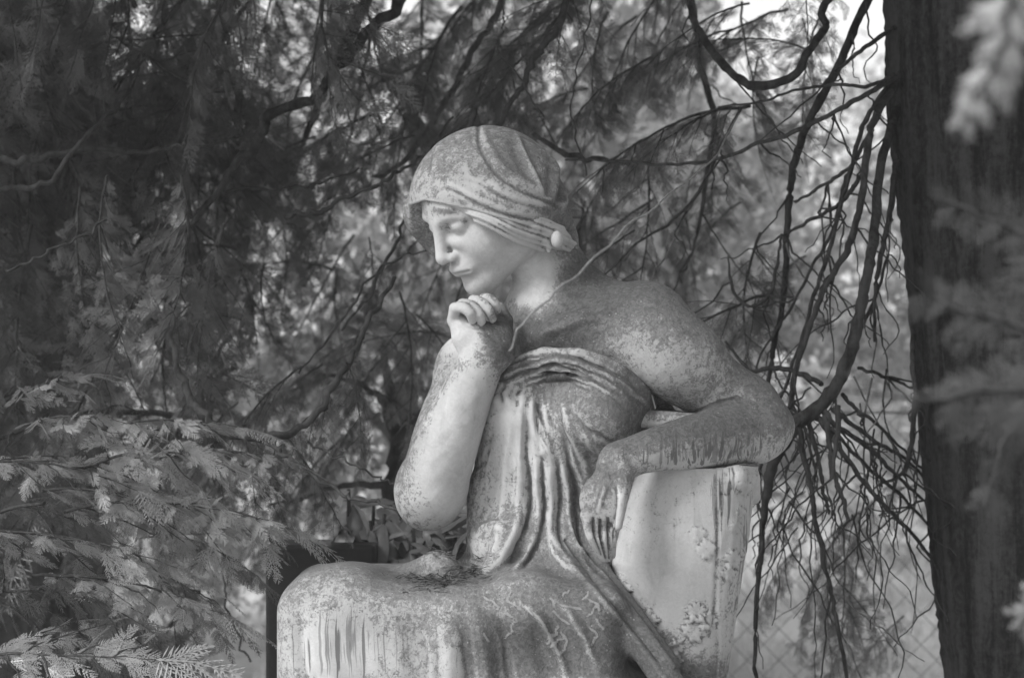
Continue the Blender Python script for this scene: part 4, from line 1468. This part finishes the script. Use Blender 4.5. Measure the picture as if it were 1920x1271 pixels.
    # leafy sprays among the bare wood
    for i in range(30):
        u, v = g.uniform(1080, 1640), g.uniform(-80, 560)
        if 1500 < u and v < 330: continue
        yy = g.uniform(.9, 2.4)
        (litk if g.random() < .5 else midk).place(root, P(u, v, yy), (-.5 + g.normal(0, .5), -.2 + g.normal(0, .4), -.35 + g.normal(0, .3)), g.uniform(.32, .62), g.normal(0, .5), g)
    for i in range(9):
        litk.place(root, P(g.uniform(1330, 1560), g.uniform(-90, 110), g.uniform(1.0, 2.2)), (-.5 + g.normal(0, .5), -.1, -.5 + g.normal(0, .3)), g.uniform(.3, .5), g.normal(0, .5), g)
    for i in range(12):
        u, v = g.uniform(1380, 1740), g.uniform(880, 1290)
        litk.place(root, P(u, v, g.uniform(1.2, 2.6)), (g.normal(-.3, .6), g.normal(0, .5), -.5 + g.normal(0, .3)), g.uniform(.25, .45), g.normal(0, .5), g)
    # crown overhead
    cb = crown_mesh(8, 0, 5200, (2.9, 2.6, 1.3), 3.0)
    vv = np.concatenate(cb.v) + np.array([b[0] - .9, b[1] - .3, 5.0]) - np.array(root.location)
    o = mesh_np('crown', vv, [np.concatenate(x) for x in cb.f.values()], LEAF, root)
    o['kind'] = 'stuff'
    for i in range(7):
        a = i * .9
        line = smooth_poly([(b[0] - .3, b[1], 3.4 + i * .3), (b[0] - .6 + math.cos(a), b[1] + math.sin(a), 4.3 + .1 * i), (b[0] - .9 + 2.4 * math.cos(a), b[1] + 2.2 * math.sin(a), 4.6)], 14, .03, i)
        v, q = tube_arrays(line - np.array(root.location), np.linspace(.06, .012, 14), 7)
        mesh_np('limb', v, q, BARK, root)
    return root


build_right_cedar()


# ---------------------------------------------------------------- the dark cedar filling the left
def build_left_cedar():
    g = np.random.default_rng(55)
    bx_, by_ = -1.25, 2.9
    root = empty('cedar_tree', (bx_, by_, 0), 'dense dark cedar whose drooping branches fill the left behind the statue', 'tree')
    trunk_mesh(root, [(bx_, by_, -.1), (bx_ + .03, by_, 1.2), (bx_, by_ + .05, 2.6), (bx_ + .1, by_, 4.2), (bx_ + .1, by_, 6.5)], [.30, .20, .18, .15, .06], 60, 60, .01, 9)
    BR = [
        ([(790, -90, 1.2), (760, -20, 1.1), (690, 65, 1.0), (630, 126, 1.0), (590, 186, 1.0), (504, 217, 1.0), (483, 267, 1.05), (438, 312, 1.1), (380, 400, 1.1), (300, 470, 1.2)], [15, 14, 14, 12, 12, 14, 12, 10, 7, 4]),
        ([(-60, 302, .9), (0, 302, .9), (65, 297, .9), (176, 282, .95), (290, 285, 1.0), (383, 272, 1.0), (450, 255, 1.1)], [10, 9, 8, 6, 5, 4]),
        ([(-60, 370, .9), (0, 363, .9), (90, 337, .9), (166, 252, .9), (230, 190, 1.0), (270, 110, 1.1)], [8, 7, 6, 5, 4]),
        ([(534, 408, .9), (580, 398, .9), (630, 383, .9), (695, 353, .9), (745, 322, .9), (800, 290, .95), (850, 220, 1.0)], [6, 6, 5, 4, 3]),
        ([(413, 353, 1.2), (529, 353, 1.2), (600, 345, 1.2), (680, 317, 1.2)], [4, 4, 3, 2]),
        ([(10, 511, .2), (75, 478, .25), (140, 450, .3), (200, 413, .35)], [3.2, 3, 2.5]),
        ([(318, 560, .7), (327, 647, .6), (345, 720, .5), (370, 769, .45), (422, 806, .42), (502, 822, .4), (581, 785, .45), (634, 705, .5), (665, 653, .55), (700, 590, .6), (740, 520, .7)], [5, 7, 8, 9, 9, 8, 8, 7, 6, 5]),
        ([(500, 824, .4), (540, 855, .35), (581, 885, .3), (640, 922, .22), (700, 943, .16), (765, 960, .10)], [5, 4, 3.4, 3]),
        ([(578, 828, .45), (634, 858, .42), (700, 890, .4), (742, 908, .38)], [2.6, 2.2, 2]),
        ([(700, -60, 2.2), (660, 60, 2.2), (600, 180, 2.2), (560, 300, 2.2)], [20, 19, 14, 6]),
        ([(950, -60, 1.6), (930, 30, 1.6), (890, 90, 1.6), (840, 180, 1.6), (760, 300, 1.6), (700, 330, 1.7)], [10, 9, 9, 8, 5]),
        ([(1075, -60, 1.2), (1050, 40, 1.1), (1010, 100, 1.1), (975, 160, 1.1), (930, 240, 1.1)], [10, 10, 9, 7, 6]),
        ([(945, -30, .9), (948, 40, .9), (935, 90, .9), (985, 160, .9), (1020, 220, .9)], [2, 2, 2]),
        ([(1120, -40, .8), (1090, 100, .8), (1070, 200, .8), (1100, 330, .8)], [2, 2, 2]),
        ([(1000, 250, 1.2), (1060, 285, 1.2), (1130, 300, 1.2), (1200, 315, 1.2)], [6, 7, 6, 5]),
        ([(120, 1300, .5), (180, 1270, .5), (230, 1200, .5)], [3, 3, 2]),
        ([(640, 620, 1.0), (700, 540, 1.0), (745, 440, 1.0), (770, 380, 1.0)], [3, 4, 4, 3]),
        ([(560, 700, .9), (640, 600, .9), (720, 500, .9), (800, 470, .9)], [2, 3, 3, 2]),
        ([(470, 1240, 1.2), (430, 1150, 1.2), (420, 1040, 1.2)], [3, 3, 2]),
    ]
    for i, (p, r) in enumerate(BR):
        limb(root, p, [x * .8 for x in r], BARK if max(r) > 12 else TWIG, y=1.0, seed=640 + i, jit=.004)
    def fill(kind, n, ur, vr, yr, sc, dirv=(-.45, -.3, -.45), cond=None, spread=.4):
        c = 0
        while c < n:
            u, v = g.uniform(*ur), g.uniform(*vr)
            if cond and not cond(u, v): continue
            c += 1
            d = np.array(dirv) + g.normal(0, spread, 3)
            kind.place(root, P(u, v, g.uniform(*yr)), d, g.uniform(*sc), g.normal(0, .6), g)
    # deep shade at upper left
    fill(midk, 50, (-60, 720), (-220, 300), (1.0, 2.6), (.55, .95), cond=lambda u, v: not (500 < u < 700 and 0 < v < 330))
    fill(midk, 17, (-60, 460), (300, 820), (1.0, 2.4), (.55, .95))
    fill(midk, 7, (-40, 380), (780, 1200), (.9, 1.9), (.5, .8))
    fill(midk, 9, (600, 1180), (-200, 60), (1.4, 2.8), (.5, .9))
    # lighter sprays in the middle distance
    fill(litk, 8, (420, 820), (330, 900), (1.8, 3.2), (.4, .7))
    fill(midk, 12, (380, 700), (380, 800), (.8, 1.8), (.25, .42))
    fill(litk, 6, (740, 900), (400, 640), (1.6, 2.8), (.30, .5))
    fill(midk, 10, (560, 960), (60, 330), (1.2, 2.6), (.3, .5))
    fill(litk, 5, (1040, 1240), (250, 480), (1.8, 3.2), (.4, .7))
    # around the arc-shaped branch
    for (u, v) in [(350, 720), (380, 770), (430, 800), (480, 815), (530, 810), (580, 780), (620, 730), (650, 680), (600, 760), (520, 820), (460, 810)]:
        midk.place(root, P(u, v, .5), (g.normal(.1, .5), g.normal(-.2, .4), -.7), g.uniform(.16, .28), g.normal(0, .5), g)
    # near sprays at lower left, in focus, reaching towards the right
    for (u, v, yy, dx, dz, s) in [(40, 800, .05, .8, .25, .55), (150, 880, .0, .85, .22, .75), (-40, 870, .0, .9, .1, .8), (120, 960, .05, .9, .12, .85), (-60, 1000, -.05, .9, .1, .9),
                                  (220, 950, .1, .9, .0, .8), (300, 860, .25, .9, .15, .55), (60, 1080, .0, .9, -.1, .8), (-60, 1130, -.1, .9, .05, .8), (-50, 1230, -.1, .8, .1, .8),
                                  (150, 1040, .2, .9, -.2, .58), (280, 1000, .3, .9, -.1, .48), (300, 1090, .35, .5, -.3, .36), (200, 1130, .3, .4, -.6, .55), (100, 1180, .15, .6, -.3, .7),
                                  (260, 1010, .45, .8, .05, .5), (385, 985, .4, .85, .08, .30), (330, 1130, .4, .2, -.8, .5), (270, 1180, .35, .2, -.8, .5), (488, 1000, .35, .8, -.3, .16),
                                  (20, 760, .2, .7, .5, .5), (200, 800, .3, .8, .2, .6), (80, 920, .15, .9, .1, .8), (0, 960, .15, .8, .2, .8)]:
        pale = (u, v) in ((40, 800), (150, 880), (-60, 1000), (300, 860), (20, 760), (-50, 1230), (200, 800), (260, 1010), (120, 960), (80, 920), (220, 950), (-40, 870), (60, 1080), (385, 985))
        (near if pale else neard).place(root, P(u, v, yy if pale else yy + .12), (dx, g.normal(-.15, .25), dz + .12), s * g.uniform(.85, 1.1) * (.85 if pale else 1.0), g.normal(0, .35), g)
    for (u, v, yy, dx, dz, s) in [(150, 350, .7, -.1, -.9, .5), (200, 330, .6, -.3, -.8, .5), (340, 330, .6, .3, -.7, .6), (300, 420, .7, -.2, -.8, .6), (420, 420, .8, -.3, -.6, .6)]:
        litk.place(root, P(u, v, yy), (dx, g.normal(-.1, .3), dz), s * .8, g.normal(0, .6), g)
    cb = crown_mesh(18, 0, 5200, (3.2, 3.0, 1.4), 3.0)
    vv = np.concatenate(cb.v) + np.array([-.9, -1.0, 4.9]) - np.array([0, 0, 0])
    o = mesh_np('crown', vv, [np.concatenate(x) for x in cb.f.values()], LEAF, root)
    o['kind'] = 'stuff'
    return root


build_left_cedar()


# ---------------------------------------------------------------- sprays close to the lens at the right
def build_front_sprays():
    labs = [('cedar_spray', 'out of focus pale cedar spray hanging close to the lens at the top right', [(1896, -90, -2.5), (1885, 20, -2.5), (1870, 120, -2.5), (1830, 195, -2.5), (1785, 270, -2.5)], 'dry', .20),
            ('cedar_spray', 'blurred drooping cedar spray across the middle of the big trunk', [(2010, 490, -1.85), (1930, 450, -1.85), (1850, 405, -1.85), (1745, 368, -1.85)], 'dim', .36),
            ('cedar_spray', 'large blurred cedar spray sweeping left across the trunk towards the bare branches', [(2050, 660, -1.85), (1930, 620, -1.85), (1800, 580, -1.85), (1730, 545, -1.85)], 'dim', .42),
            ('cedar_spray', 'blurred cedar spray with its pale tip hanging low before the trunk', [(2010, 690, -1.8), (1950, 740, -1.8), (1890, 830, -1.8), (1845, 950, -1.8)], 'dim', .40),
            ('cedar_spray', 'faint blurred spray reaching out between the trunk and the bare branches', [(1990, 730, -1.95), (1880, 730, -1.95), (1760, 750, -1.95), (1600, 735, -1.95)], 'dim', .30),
            ('cedar_spray', 'tip of a blurred pale spray at the right edge near the bottom', [(1990, 1090, -1.85), (1950, 1130, -1.85), (1912, 1180, -1.85)], 'pale', .22)]
    g = np.random.default_rng(91)
    lm = {'pale': LEAFB, 'dim': mat_leaf('shaded_front_leaves', .038, .075, .2, .6), 'dry': mat_leaf('dry_pale_spray', .42, .62, .45)}  # dim: darker leaf copy, shade painted into the sprays before the trunk
    for nm, lab, pts, kind, size in labs:
        P3 = np.array([P(*p) for p in pts])
        root = empty(nm, tuple(P3[0]), lab, 'branch')
        line = smooth_poly(P3, 20, .002, 3) - P3[0]
        v, q = tube_arrays(line, np.linspace(.0028, .0010, 20), 5)
        mesh_np('stem', v, q, TWIG, root)
        L = np.linalg.norm(np.diff(line, axis=0), axis=1).sum()
        n = max(5, int(L / (.020)))
        for side in (-1, 1):
            b = Bag()
            for i in range(n):
                t = (i + .5) / n * .97
                k = min(18, int(t * 19))
                d = line[k + 1] - line[k]; d /= np.linalg.norm(d)
                Rm0 = rot_to(d, (0, -1, .2))
                a = side * g.uniform(.5, .85)
                dv = Rm0[:, 1] * math.cos(a) + Rm0[:, 0] * math.sin(a) + np.array([0, 0, -.25])
                fv, fq = FR[2][g.integers(6)]
                sc = (1.0 - .6 * t) * g.uniform(.75, 1.15) * size
                b.add(line[k] + (fv * sc) @ rot_to(dv, (g.normal(0, .2), -1, .4)).T, fq)
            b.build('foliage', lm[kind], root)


build_front_sprays()


# ---------------------------------------------------------------- trees beyond the fence
def build_haze():
    m, nt = new_mat('thin_haze')
    v = nt.nodes.new('ShaderNodeVolumePrincipled'); o = nt.nodes.new('ShaderNodeOutputMaterial')
    v.inputs['Color'].default_value = (.95, .95, .95, 1)
    v.inputs['Density'].default_value = HAZE
    v.inputs['Anisotropy'].default_value = 0.0
    nt.links.new(v.outputs[0], o.inputs['Volume'])
    a, z0, z1 = 170.0, -1.5, 8.5
    V = [(x, y, z) for z in (z0, z1) for x, y in ((-a, -a), (a, -a), (a, a), (-a, a))]
    o = mesh_np('haze', np.array(V), np.array([(3, 2, 1, 0), (4, 5, 6, 7), (0, 1, 5, 4), (1, 2, 6, 5), (2, 3, 7, 6), (3, 0, 4, 7)]), m, smooth=False)
    tag(o, 'thin pale haze in the air among the trees', 'haze', kind='stuff')


HAZE = 0.0050
build_haze()


def far_trees():
    base = []
    for k in range(3):
        v, q = leafy_mesh(70 + k, 15000, (1.9, 1.6, 1.9), .045)
        o = mesh_np('crown', v, q, LEAFB); o['kind'] = 'stuff'
        COL.objects.unlink(o); base.append(o)
    cb = crown_mesh(5, 1, 1500, (1.2, 1.2, 2.3), 3.0)
    cb = cb.build('crown', LEAF, None); cb['kind'] = 'stuff'; COL.objects.unlink(cb); base.append(cb)
    spots = [(-4.4, 8.5, 2.4, 1.1, 0, 'leafy tree in the gap left of the statue, leftmost of the far trees'),
             (-2.6, 10.0, 1.9, 1.1, 1, 'pale leafy tree seen blurred beyond the dark cedar'),
             (-.45, 8.6, 1.35, .75, 2, 'pale blurred tree directly behind the statue\'s forearm'),
             (.35, 11.5, 2.3, 1.0, 0, 'blurred leafy tree rising behind the statue\'s head'),
             (.75, 9.0, 1.75, .75, 1, 'blurred leafy tree behind the statue\'s shoulder and elbow'),
             (3.5, 15.5, 1.1, .8, 2, 'low pale tree beyond the fence, left of the trunk'),
             (4.4, 19.0, 1.3, .9, 0, 'pale tree beyond the meadow behind the bare branches'),
             (8.2, 24.0, 2.0, 1.6, 1, 'far pale tree to the right beyond the meadow'),
             (-7.6, 14.0, 3.2, 1.7, 2, 'large leafy tree far off at the left'),
             (1.9, 24.0, 2.0, 1.5, 0, 'farthest blurred tree above the fence'),
             (-1.9, 6.2, 1.1, .55, 3, 'low blurred conifer between the dark cedar and the statue')]
    for i, (x, y, z, s, k, lab) in enumerate(spots):
        root = empty('conifer_tree' if k == 3 else 'leafy_tree', (x, y, 0), lab, 'tree', 'trees beyond the fence', rz=i * 1.3)
        c = base[k].copy(); COL.objects.link(c); c.parent = root; c.location = (0, 0, z); c.scale = (s, s, s)
        line = smooth_poly([(0, 0, -.1), (.06 * s, .02, z * .5), (0, .04, z + .6 * s)], 14, .02, i)
        v, q = tube_arrays(line, np.linspace(.13 * s, .05 * s, 14), 9, rough=.04, seed=i)
        mesh_np('trunk', v, q, BARK, root)
        for j in range(4):
            a = j * 1.7 + i
            line = smooth_poly([(0, .02, z * .75), (math.cos(a) * .5 * s, math.sin(a) * .5 * s, z * .75 + .5 * s), (math.cos(a) * 1.2 * s, math.sin(a) * 1.2 * s, z + .5 * s)], 10, .03, i * 7 + j)
            v, q = tube_arrays(line, np.linspace(.045 * s, .012 * s, 10), 6)
            mesh_np('limb', v, q, BARK, root)
    # slim dark trunk seen blurred left of the elbow
    pts = [P(745, 2000, 1.9), P(742, 1100, 1.9), P(736, 920, 1.9), P(738, 800, 2.0), P(722, 640, 2.1)]
    root = empty('young_tree', (pts[0][0], pts[0][1], 0), 'slim dark tree trunk seen blurred just left of the raised elbow', 'tree')
    pts[0] = (pts[0][0], pts[0][1], -.1)
    line = smooth_poly(pts, 30, .008, 4)
    v, q = tube_arrays(line - np.array(root.location), np.linspace(.034, .008, 30), 9, rough=.05)
    mesh_np('trunk', v, q, BARK, root)
    for i, (a, b) in enumerate((((738, 905), (500, 950)), ((735, 830), (860, 720)), ((740, 960), (880, 900)), ((733, 760), (600, 700)))):
        limb(root, [(a[0], a[1], 1.9), ((a[0] + b[0]) / 2, (a[1] + b[1]) / 2 - 12, 1.9), (b[0], b[1], 1.95)], [8, 5, 2], TWIG, y=1.9, seed=900 + i)
    g = np.random.default_rng(5)
    for i in range(7):
        litk.place(root, P(730 + g.normal(0, 40), g.uniform(620, 860), 1.95), (g.normal(0, 1), g.normal(0, .6), -.3), g.uniform(.2, .4), 0, g)


far_trees()


def build_blocker_cedar():
    """Unseen cedar added to block sky light: to the camera's right, out of the frame."""
    x, y = 3.3, -3.4  # placed out of view to shut off sky light from the right
    root = empty('blocker_cedar', (x, y, 0), 'unseen cedar added right of the camera to block sky light from that side', 'tree')
    trunk_mesh(root, [(x, y, -.1), (x, y, 1.5), (x + .1, y, 3.2), (x + .1, y, 6)], [.3, .2, .17, .06], 40, 40, .01, 19)
    cb = crown_mesh(28, 0, 4800, (1.7, 2.6, 2.4), 3.0)
    vv = np.concatenate(cb.v) + np.array([0, 0, 3.0])
    o = mesh_np('crown', vv, [np.concatenate(q) for q in cb.f.values()], LEAFD, root)
    o['kind'] = 'stuff'


build_blocker_cedar()
